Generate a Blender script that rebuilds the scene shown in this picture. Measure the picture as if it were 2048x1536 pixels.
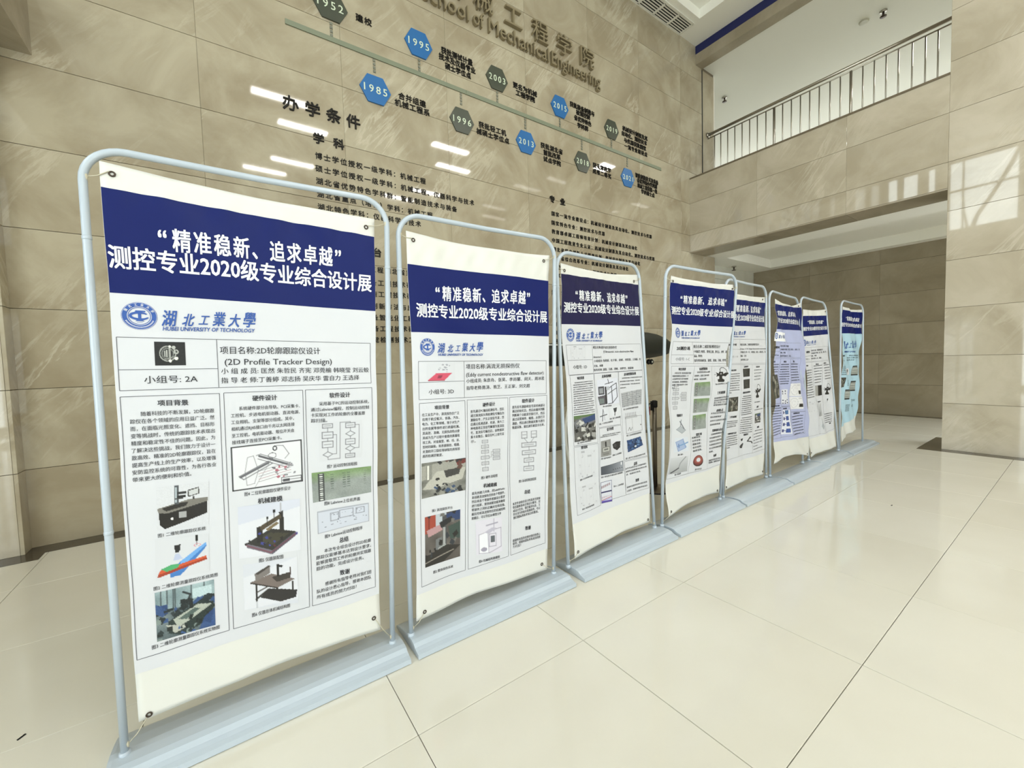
import bpy, bmesh, math, random
import numpy as np
from mathutils import Vector, Matrix, noise

random.seed(7)
scene = bpy.context.scene
for o in list(bpy.data.objects):
    bpy.data.objects.remove(o)

# ------------------------------------------------------------------ camera
H = 1.2953                                    # eye height
cam = bpy.data.cameras.new('camera')
cam.sensor_width = 36.0
cam.lens = 822.957 * 36.0 / 2048.0
cam.shift_x = (1024 - 1020.032) / 2048
cam.shift_y = (762.815 - 768) / 2048
cam.clip_start, cam.clip_end = 0.05, 200
camo = bpy.data.objects.new('camera', cam)
scene.collection.objects.link(camo)
YAW, PIT, ROL = 0.96168, -0.05145, -0.02997
fw = Vector((math.cos(YAW) * math.cos(PIT), math.sin(YAW) * math.cos(PIT), math.sin(PIT)))
rt = Vector((math.sin(YAW), -math.cos(YAW), 0))
up = rt.cross(fw)
rt2 = rt * math.cos(ROL) + up * math.sin(ROL)
up2 = up * math.cos(ROL) - rt * math.sin(ROL)
m = Matrix((rt2, up2, -fw)).transposed().to_4x4()
m.translation = (0, 0, H)
camo.matrix_world = m
scene.camera = camo

# ------------------------------------------------------------------ light and exposure
SKY = 6.6
world = bpy.data.worlds.new('world')
scene.world = world
world.use_nodes = True
wn = world.node_tree.nodes
wn['Background'].inputs['Color'].default_value = (0.93, 0.98, 1.0, 1)
wn['Background'].inputs['Strength'].default_value = SKY
scene.view_settings.view_transform = 'Standard'
scene.view_settings.look = 'None'
scene.view_settings.gamma = 1.0
scene.view_settings.use_curve_mapping = False
scene.view_settings.exposure = 0.0
scene.cycles.use_denoising = True
scene.cycles.max_bounces = 7
scene.cycles.diffuse_bounces = 5
scene.cycles.glossy_bounces = 4
scene.cycles.sample_clamp_indirect = 6.0
scene.cycles.caustics_reflective = False
scene.cycles.caustics_refractive = False


def portal(name, loc, rot, sx, sy):
    """light portal in a window opening: guides sky light into the room"""
    l = bpy.data.lights.new(name, 'AREA')
    l.shape = 'RECTANGLE'
    l.size, l.size_y = sx, sy
    l.cycles.is_portal = True
    o = bpy.data.objects.new(name, l)
    o.location, o.rotation_euler = loc, rot
    scene.collection.objects.link(o)
    return o


# left wall glazing (daylight side), added front and corridor windows, end window of the upper hall
portal('window_light', (-4.0, -2.3, 1.55), (0, -math.pi / 2, 0), 3.0, 7.2)
portal('window_light', (-4.0, -0.8, 6.0), (0, -math.pi / 2, 0), 2.2, 10.4)
portal('window_light', (1.3, -9.02, 6.0), (math.pi / 2, 0, 0), 8.2, 2.0)  # added upper front glazing, unseen, brightens ceiling and banners
portal('window_light', (2.7, -9.02, 1.6), (math.pi / 2, 0, 0), 5.4, 3.0)  # added lower front glazing, unseen, lights the banner faces
portal('window_light', (9.2, -0.65, 1.7), (math.pi / 2, 0, 0), 2.7, 2.9)  # added corridor window, out of view, set near for more light
portal('window_light', (13.3, 4.5, 5.6), (0, math.pi / 2, 0), 0.8, 9.0)

LAMP = 55.0                                   # radiance of the ceiling light panels
KS = 1.016                                    # architecture scale about the eye
YB = 4.46 * KS                                # back wall plane
XR = 7.33 * KS                                # right wall plane


def W(x, y, z):
    """point measured on the walls -> world (floor contact clamped to 0)"""
    return (x * KS, y * KS, max(0.0, (z - H) * KS + H) if z > 0.02 else 0.0)


def ZW(z):
    return W(0, 0, z)[2]

# ------------------------------------------------------------------ materials
def srgb(c):
    if isinstance(c, str):
        c = tuple(int(c[i:i + 2], 16) / 255 for i in (0, 2, 4))
    return tuple((x / 12.92 if x <= 0.04045 else ((x + 0.055) / 1.055) ** 2.4) for x in c[:3])


def mat(name, col, rough=0.5, metal=0.0, spec=0.5, emit=None, coat=0.0):
    M = bpy.data.materials.new(name)
    M.use_nodes = True
    b = M.node_tree.nodes['Principled BSDF']
    b.inputs['Base Color'].default_value = (*srgb(col), 1)
    b.inputs['Roughness'].default_value = rough
    b.inputs['Metallic'].default_value = metal
    b.inputs['Specular IOR Level'].default_value = spec
    b.inputs['Coat Weight'].default_value = coat
    if emit:
        b.inputs['Emission Color'].default_value = (1, 0.98, 0.94, 1)
        b.inputs['Emission Strength'].default_value = emit
    return M


def nodes(M):
    return M.node_tree.nodes, M.node_tree.links, M.node_tree.nodes['Principled BSDF']


def marble(name, base, dark, light, rough=0.05, scale=0.55, vein=0.35, spec=0.5):
    """polished stone: soft clouds, slanting pale veins, a different cut per slab"""
    M = mat(name, base, rough, spec=spec)
    n, l, b = nodes(M)
    geo = n.new('ShaderNodeNewGeometry')
    oi = n.new('ShaderNodeObjectInfo')
    off = n.new('ShaderNodeVectorMath'); off.operation = 'SCALE'
    comb = n.new('ShaderNodeCombineXYZ')
    l.new(oi.outputs['Random'], comb.inputs[0]); l.new(oi.outputs['Random'], comb.inputs[1]); l.new(oi.outputs['Random'], comb.inputs[2])
    l.new(comb.outputs[0], off.inputs[0]); off.inputs['Scale'].default_value = 5.0
    add = n.new('ShaderNodeVectorMath'); add.operation = 'ADD'
    l.new(geo.outputs['Position'], add.inputs[0]); l.new(off.outputs[0], add.inputs[1])
    cloud = n.new('ShaderNodeTexNoise'); cloud.inputs['Scale'].default_value = scale * 2.2; cloud.inputs['Detail'].default_value = 6; cloud.inputs['Roughness'].default_value = 0.6
    cloud.inputs['Distortion'].default_value = 0.6
    l.new(add.outputs[0], cloud.inputs['Vector'])
    r1 = n.new('ShaderNodeValToRGB')
    r1.color_ramp.elements[0].position = 0.36; r1.color_ramp.elements[0].color = (*srgb(dark), 1)
    r1.color_ramp.elements[1].position = 0.62; r1.color_ramp.elements[1].color = (*srgb(base), 1)
    l.new(cloud.outputs['Fac'], r1.inputs['Fac'])
    sep = n.new('ShaderNodeSeparateXYZ'); l.new(add.outputs[0], sep.inputs[0])
    u = n.new('ShaderNodeMath'); u.operation = 'SUBTRACT'; l.new(sep.outputs[0], u.inputs[0]); l.new(sep.outputs[1], u.inputs[1])

    def lin(a, c):                                     # a*u + c*z
        p1 = n.new('ShaderNodeMath'); p1.operation = 'MULTIPLY'; p1.inputs[1].default_value = a; l.new(u.outputs[0], p1.inputs[0])
        p2 = n.new('ShaderNodeMath'); p2.operation = 'MULTIPLY_ADD'; p2.inputs[1].default_value = c; l.new(sep.outputs[2], p2.inputs[0]); l.new(p1.outputs[0], p2.inputs[2])
        return p2.outputs[0]
    cv = n.new('ShaderNodeCombineXYZ')
    l.new(lin(3.4, -2.6), cv.inputs[0]); l.new(lin(0.35, 0.5), cv.inputs[1]); l.new(oi.outputs['Random'], cv.inputs[2])
    vn = n.new('ShaderNodeTexNoise'); vn.inputs['Scale'].default_value = scale * 1.5; vn.inputs['Detail'].default_value = 9; vn.inputs['Roughness'].default_value = 0.66; vn.inputs['Distortion'].default_value = 0.5
    l.new(cv.outputs[0], vn.inputs['Vector'])
    r2 = n.new('ShaderNodeValToRGB')
    e = r2.color_ramp.elements
    e[0].position = 0.485; e[0].color = (0, 0, 0, 1)
    e[1].position = 0.555; e[1].color = (0, 0, 0, 1)
    k = e.new(0.51); k.color = (1, 1, 1, 1)
    l.new(vn.outputs['Fac'], r2.inputs['Fac'])
    fac = n.new('ShaderNodeMath'); fac.operation = 'MULTIPLY'; fac.inputs[1].default_value = vein
    bk = n.new('ShaderNodeTexNoise'); bk.inputs['Scale'].default_value = 1.1; bk.inputs['Detail'].default_value = 3
    l.new(add.outputs[0], bk.inputs['Vector'])
    r3 = n.new('ShaderNodeValToRGB'); r3.color_ramp.elements[0].position = 0.48; r3.color_ramp.elements[1].position = 0.66
    l.new(bk.outputs['Fac'], r3.inputs['Fac'])
    br = n.new('ShaderNodeMath'); br.operation = 'MULTIPLY'
    l.new(r2.outputs['Color'], br.inputs[0]); l.new(r3.outputs['Color'], br.inputs[1])
    l.new(br.outputs[0], fac.inputs[0])
    mx = n.new('ShaderNodeMixRGB'); mx.inputs['Color2'].default_value = (*srgb(light), 1)
    l.new(fac.outputs[0], mx.inputs['Fac']); l.new(r1.outputs['Color'], mx.inputs['Color1'])
    l.new(mx.outputs[0], b.inputs['Base Color'])
    return M


def floor_mat(name, base, alt, rough):
    M = mat(name, base, rough)
    n, l, b = nodes(M)
    geo = n.new('ShaderNodeNewGeometry'); oi = n.new('ShaderNodeObjectInfo')
    no = n.new('ShaderNodeTexNoise'); no.inputs['Scale'].default_value = 1.3; no.inputs['Detail'].default_value = 5
    l.new(geo.outputs['Position'], no.inputs['Vector'])
    ad = n.new('ShaderNodeMath'); ad.operation = 'ADD'
    ml = n.new('ShaderNodeMath'); ml.operation = 'MULTIPLY'; ml.inputs[1].default_value = 0.25
    l.new(oi.outputs['Random'], ml.inputs[0]); l.new(ml.outputs[0], ad.inputs[0]); l.new(no.outputs['Fac'], ad.inputs[1])
    r = n.new('ShaderNodeValToRGB')
    r.color_ramp.elements[0].position = 0.4; r.color_ramp.elements[0].color = (*srgb(alt), 1)
    r.color_ramp.elements[1].position = 0.85; r.color_ramp.elements[1].color = (*srgb(base), 1)
    l.new(ad.outputs[0], r.inputs['Fac']); l.new(r.outputs['Color'], b.inputs['Base Color'])
    return M


M_WALL = marble('beige_marble', 'b3aa94', '998d76', 'ccc4b1', 0.04, vein=0.55)
M_WALLB = marble('beige_marble_light', 'beb5a3', 'a99f8b', 'd2cbbb', 0.03, vein=0.5, spec=0.8)
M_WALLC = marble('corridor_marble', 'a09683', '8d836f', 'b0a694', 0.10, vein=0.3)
M_PALE = marble('pale_stone', 'd2d2c6', 'c6c5b8', 'd9d9cf', 0.2, vein=0.2)
M_JOINT = mat('joint_filler', '6a5f4c', 0.8)
M_FLOOR = floor_mat('cream_floor_tile', 'd8d5ca', 'd0ccbf', 0.06)
M_GROUT = mat('floor_joint', '6b6350', 0.8)
M_DARK = marble('dark_border_stone', '4a4338', '3a342b', '6a6254', 0.12, scale=3, vein=0.3)
M_PLASTER = mat('white_plaster', 'dddcd2', 0.7)
M_CEIL = mat('ceiling_white', 'efeee6', 0.8)
M_PLASTER2 = mat('warm_white_plaster', 'c9c6b4', 0.7)
M_NAVY = mat('navy_strip', '141c52', 0.5)
M_BLACK = mat('black_gap', '0e0d0b', 0.8)
M_STEEL = mat('brushed_steel', 'b3aea4', 0.3, metal=1.0)
M_STAND = mat('pale_blue_enamel', 'afbac5', 0.28, coat=0.3)
M_CLOTH = mat('banner_vinyl', 'd3d3ce', 0.42)
M_LAMP = mat('light_panel', 'ffffff', 0.5, emit=LAMP)
M_GROM = mat('grommet_metal', '4a4038', 0.35, metal=0.8)
M_CORD = mat('cream_cord', 'b9b39f', 0.8)
PRINT_MATS = {
    'K': mat('ink_black', '26262c', 0.5), 'W': mat('print_white', 'dfe1e5', 0.45), 'B': mat('ink_blue', '27509c', 0.5),
    'G': mat('ink_grey', '8f8f94', 0.5), 'L': mat('ink_line', '55555c', 0.5), 'navy': mat('print_navy', '041659', 0.5, spec=0.22),
    'plum': mat('print_plum_navy', '1b1940', 0.5, spec=0.22), 'white': mat('print_label_white', 'e9eaec', 0.45),
    'paper': mat('print_cool_white', 'c9cbd1', 0.45), 'lilac': mat('print_lilac', 'a9afd2', 0.45), 'sky': mat('print_sky_blue', 'a8c8d8', 0.45)}


def glass_mat():
    M = bpy.data.materials.new('window_glass')
    M.use_nodes = True
    n, l = M.node_tree.nodes, M.node_tree.links
    n.clear()
    out = n.new('ShaderNodeOutputMaterial'); mx = n.new('ShaderNodeMixShader'); t = n.new('ShaderNodeBsdfTransparent'); g = n.new('ShaderNodeBsdfGlossy')
    g.inputs['Roughness'].default_value = 0.0; mx.inputs[0].default_value = 0.06
    t.inputs['Color'].default_value = (0.95, 0.97, 0.96, 1)
    l.new(t.outputs[0], mx.inputs[1]); l.new(g.outputs[0], mx.inputs[2]); l.new(mx.outputs[0], out.inputs[0])
    return M


M_GLASS = glass_mat()
M_PIC = mat('printed_picture', 'ffffff', 0.45)
_n, _l, _b = nodes(M_PIC)
_a = _n.new('ShaderNodeVertexColor'); _a.layer_name = 'ink'
_l.new(_a.outputs['Color'], _b.inputs['Base Color'])


# ------------------------------------------------------------------ mesh helpers
def obj(name, verts, faces, material, parent=None, smooth=False, loc=None):
    me = bpy.data.meshes.new(name)
    me.from_pydata([tuple(v) for v in verts], [], faces)
    me.update()
    me.materials.append(material)
    if smooth:
        me.polygons.foreach_set('use_smooth', [True] * len(me.polygons))
    o = bpy.data.objects.new(name, me)
    scene.collection.objects.link(o)
    if parent:
        o.parent = parent
    if loc:
        o.location = loc
    return o


def bm_obj(name, bm, material, parent=None, smooth=False):
    me = bpy.data.meshes.new(name)
    bmesh.ops.recalc_face_normals(bm, faces=bm.faces)
    bm.to_mesh(me); bm.free()
    me.materials.append(material)
    if smooth:
        me.polygons.foreach_set('use_smooth', [True] * len(me.polygons))
    o = bpy.data.objects.new(name, me)
    scene.collection.objects.link(o)
    if parent:
        o.parent = parent
    return o


def empty(name, loc=(0, 0, 0)):
    o = bpy.data.objects.new(name, None)
    o.location = loc
    o.empty_display_size = 0.1
    scene.collection.objects.link(o)
    return o


def tag(o, label=None, cat=None, group=None, kind=None):
    if label: o['label'] = label
    if cat: o['category'] = cat
    if group: o['group'] = group
    if kind: o['kind'] = kind
    return o


BF = [(0, 3, 2, 1), (4, 5, 6, 7), (0, 1, 5, 4), (1, 2, 6, 5), (2, 3, 7, 6), (3, 0, 4, 7)]


def boxv(a, b):
    (x0, y0, z0), (x1, y1, z1) = a, b
    return [(x0, y0, z0), (x1, y0, z0), (x1, y1, z0), (x0, y1, z0), (x0, y0, z1), (x1, y0, z1), (x1, y1, z1), (x0, y1, z1)]


def box(name, a, b, material, parent=None, rel=None):
    """box between two corners; rel = thing origin to subtract when parented to an empty"""
    a2 = tuple(min(p, q) for p, q in zip(a, b)); b2 = tuple(max(p, q) for p, q in zip(a, b))
    v = boxv(a2, b2)
    if rel:
        v = [tuple(p[i] - rel[i] for i in range(3)) for p in v]
    return obj(name, v, BF, material, parent)


def boxes(name, lst, material, parent=None, rel=None):
    v, f = [], []
    for a, b in lst:
        a2 = tuple(min(p, q) for p, q in zip(a, b)); b2 = tuple(max(p, q) for p, q in zip(a, b))
        k = len(v); v += boxv(a2, b2); f += [tuple(i + k for i in q) for q in BF]
    if rel:
        v = [tuple(p[i] - rel[i] for i in range(3)) for p in v]
    return obj(name, v, f, material, parent)


_shared = {}


def slab(name, a, b, material, parent):
    """a panel or tile; equal sizes share one mesh, origin at the centre"""
    a2 = [min(p, q) for p, q in zip(a, b)]; b2 = [max(p, q) for p, q in zip(a, b)]
    s = tuple(round(q - p, 4) for p, q in zip(a2, b2))
    key = (s, material.name)
    if key not in _shared:
        me = bpy.data.meshes.new(name)
        hx, hy, hz = (q / 2 for q in s)
        me.from_pydata(boxv((-hx, -hy, -hz), (hx, hy, hz)), [], BF)
        bm = bmesh.new(); bm.from_mesh(me)
        bmesh.ops.bevel(bm, geom=bm.edges[:], offset=min(0.0012, min(s) * 0.3), segments=1, affect='EDGES')
        bm.to_mesh(me); bm.free()
        me.materials.append(material)
        _shared[key] = me
    o = bpy.data.objects.new(name, _shared[key])
    o.location = [(p + q) / 2 for p, q in zip(a2, b2)]
    o.parent = parent
    scene.collection.objects.link(o)
    return o


def tube(name, pts, r, material, parent=None, seg=14, rel=(0, 0, 0), cap=True):
    """round tube swept along points; r is a number or one per point"""
    pts = [Vector(p) - Vector(rel) for p in pts]
    rs = r if isinstance(r, (list, tuple)) else [r] * len(pts)
    v, f = [], []
    prev = None
    for i, p in enumerate(pts):
        d = (pts[min(i + 1, len(pts) - 1)] - pts[max(i - 1, 0)]).normalized()
        if prev is None:
            a = d.orthogonal().normalized()
        else:
            a = (prev - d * prev.dot(d)).normalized()
        prev = a
        c = d.cross(a)
        for k in range(seg):
            t = 2 * math.pi * k / seg
            v.append(p + (a * math.cos(t) + c * math.sin(t)) * rs[i])
    for i in range(len(pts) - 1):
        for k in range(seg):
            k2 = (k + 1) % seg
            f.append((i * seg + k, i * seg + k2, (i + 1) * seg + k2, (i + 1) * seg + k))
    if cap:
        f.append(tuple(range(seg - 1, -1, -1))); f.append(tuple((len(pts) - 1) * seg + k for k in range(seg)))
    o = obj(name, v, f, material, parent, smooth=True)
    return o


def lathe(name, prof, material, parent=None, seg=32, loc=None, axis='z'):
    v, f = [], []
    for (r, z) in prof:
        for k in range(seg):
            t = 2 * math.pi * k / seg
            q = (r * math.cos(t), r * math.sin(t), z)
            if axis == 'x': q = (q[2], q[0], q[1])
            v.append(q)
    for i in range(len(prof) - 1):
        for k in range(seg):
            k2 = (k + 1) % seg
            f.append((i * seg + k, i * seg + k2, (i + 1) * seg + k2, (i + 1) * seg + k))
    f.append(tuple(range(seg - 1, -1, -1))); f.append(tuple((len(prof) - 1) * seg + k for k in range(seg)))
    return obj(name, v, f, material, parent, smooth=True, loc=loc)


# ------------------------------------------------------------------ text meshes
_tc = {}


def text2d(s, bold=0.0):
    """flat triangulated lettering: (verts Nx2, faces); em size 1"""
    key = (s, bold)
    if key in _tc:
        return _tc[key]
    c = bpy.data.curves.new('t', 'FONT')
    c.body = s; c.resolution_u = 2; c.offset = bold
    o = bpy.data.objects.new('t', c)
    scene.collection.objects.link(o)
    dg = bpy.context.evaluated_depsgraph_get()
    me = bpy.data.meshes.new_from_object(o.evaluated_get(dg))
    v = [(q.co.x, q.co.y) for q in me.vertices]
    f = [tuple(p.vertices) for p in me.polygons]
    bpy.data.objects.remove(o); bpy.data.curves.remove(c); bpy.data.meshes.remove(me)
    _tc[key] = (v, f)
    return _tc[key]


def has_cjk(s):
    return any(ord(ch) > 0x2E80 for ch in s)


def fit_text(s, style=''):
    """normalised lettering: x in 0..1 over the ink, y in -0.5..0.5 over the letter height"""
    v, f = text2d(s, 0.0)
    if v:
        d = 0.02 if 'b' in style else (0.013 if 'm' in style else 0.007)
        n0 = len(v)
        offs = ((-d, -d * .7), (d, -d * .7), (-d, d * .7), (d, d * .7)) if d > .01 else ((-d, 0), (d, 0))
        if 'n' in style: offs = ((0, 0),)
        v = [(x + a, y + c, q) for q, (a, c) in enumerate(offs) for x, y in v]
        f = [tuple(i + n0 * q for i in p) for q in range(len(offs)) for p in f]
    if not v:
        return [], []
    x0 = min(p[0] for p in v); x1 = max(p[0] for p in v)
    cy, hh = (0.38, 0.94) if has_cjk(s) else (0.36, 0.76)
    sh = 0.12 if 'i' in style else 0.0
    out = []
    for x, y, q in v:
        yy = (y - cy) / hh
        out.append(((x - x0 + yy * sh) / (x1 - x0), yy, q))
    return out, f


def cells(chars, d=0.021):
    """lettering with every character set at its own place: [(char, x, y, size, slant)]"""
    V, F = [], []
    for ch, x0, y0, sz, sl in chars:
        v, f = text2d(ch, 0.0)
        for q_, (a, c) in enumerate(((-d, -d * .7), (d, -d * .7), (-d, d * .7), (d, d * .7))):
            k = len(V)
            V += [((x + a) * sz + x0 + (y - .38) * sl, (y + c - .38) * sz + y0, q_) for x, y in v]
            F += [tuple(i + k for i in q) for q in f]
    xa = min(p[0] for p in V); xb = max(p[0] for p in V)
    return [((x - xa) / (xb - xa), y / .94, q) for x, y, q in V], F


SLOGAN = [('“', 0.05, 0, 1.15, 0)] + [(ch, .78 + 1.1 * i, 0, 1, 0) for i, ch in enumerate('精准稳新')] + [('、', 5.18, 0, 1, 0)] + [(ch, 6.28 + 1.1 * i, 0, 1, 0) for i, ch in enumerate('追求卓越')] + [('”', 10.72, 0, 1.15, 0)]
BRUSH = [('湖', 0, 0, 1.02, .22), ('北', 1.42, -.08, .82, .3), ('工', 2.6, -.06, .72, .3), ('業', 3.6, .02, .95, .22), ('大', 4.8, -.04, .9, .3), ('學', 5.9, .03, 1.05, .22)]


def extruded(name, tris, pos, depth, material, parent=None, nrm=(0, -1, 0)):
    """raise flat lettering off a wall: pos(x, y) -> world front point"""
    v, f = tris
    n = len(v)
    front = [Vector(pos(*p)) for p in v]
    back = [p - Vector(nrm) * depth for p in front]
    edges = {}
    for q in f:
        for i in range(len(q)):
            a, b = q[i], q[(i + 1) % len(q)]
            e = (min(a, b), max(a, b))
            edges[e] = None if e in edges else (a, b)
    faces = [tuple(q) for q in f]
    for e in edges.values():
        if e:
            faces.append((e[1], e[0], e[0] + n, e[1] + n))
    return obj(name, front + back, faces, material, parent)

# ------------------------------------------------------------------ measured banner data
STANDS = [(1, [[-0.3276, 1.792, 0.05], [0.5595, 1.7836, 0.05], [-0.3172, 1.7939, 1.9898], [0.6147, 1.7644, 1.9869]], [[0.0449, 0.9783], [0.9421, 0.9575], [0.9361, 0.0439], [0.0425, 0.0466]]), (2, [[0.6467, 1.7817, 0.05], [1.5207, 1.7929, 0.05], [0.6653, 1.7747, 1.9549], [1.5588, 1.7592, 1.9578]], [[0.0335, 0.9605], [0.9566, 0.9535], [0.9441, 0.0183], [0.0258, 0.0297]]), (3, [[1.64, 1.7975, 0.05], [2.5192, 1.8267, 0.05], [1.6189, 1.8163, 1.9189], [2.4666, 1.8952, 1.9383]], [[0.0265, 0.963], [0.9761, 0.9658], [0.9486, 0.0269], [0.0537, 0.0166]]), (4, [[2.5878, 1.8118, 0.05], [3.4561, 1.8455, 0.05], [2.6117, 1.7766, 1.9372], [3.5147, 1.7262, 1.9317]], [[0.0629, 0.9621], [0.9575, 0.9615], [0.9431, 0.0364], [0.0715, 0.0264]]), (5, [[3.5264, 1.8543, 0.05], [4.4239, 1.8912, 0.05], [3.5359, 1.836, 1.9328], [4.4226, 1.8942, 1.936]], [[0.077, 0.9403], [0.9719, 0.9474], [0.9178, 0.0195], [0.0324, 0.0285]]), (6, [[4.4893, 1.8817, 0.05], [5.2954, 1.8832, 0.05], [4.4844, 1.8932, 1.9111], [5.2776, 1.932, 1.8779]], [[0.1549, 0.9608], [1.0345, 0.9774], [1.1957, 0.027], [0.0226, 0.0645]]), (7, [[5.4799, 1.8887, 0.05], [6.1853, 1.8195, 0.0687], [5.4487, 1.9748, 1.9224], [6.1423, 1.9546, 1.8839]], [[0.0479, 0.9225], [0.9642, 0.9545], [0.9283, 0.0244], [0.0442, 0.0111]]), (8, [[6.3647, 1.8624, 0.0251], [7.1114, 1.8246, 0.0148], [6.3648, 1.8619, 1.918], [7.1079, 1.8381, 1.888]], [[0.0451, 0.9607], [0.9376, 0.9684], [0.6972, 0.1148], [0.0265, 0.0547]])]
BG = ['超声波检测是利用材料及其缺陷的声学性能差异', '对超声波传播波形反射情况和穿透时间的能量变化', '来检验材料内部缺陷的无损检测方法。广泛应用于', '金属、非金属和复合材料等多种试件的无损检测。']
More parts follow.
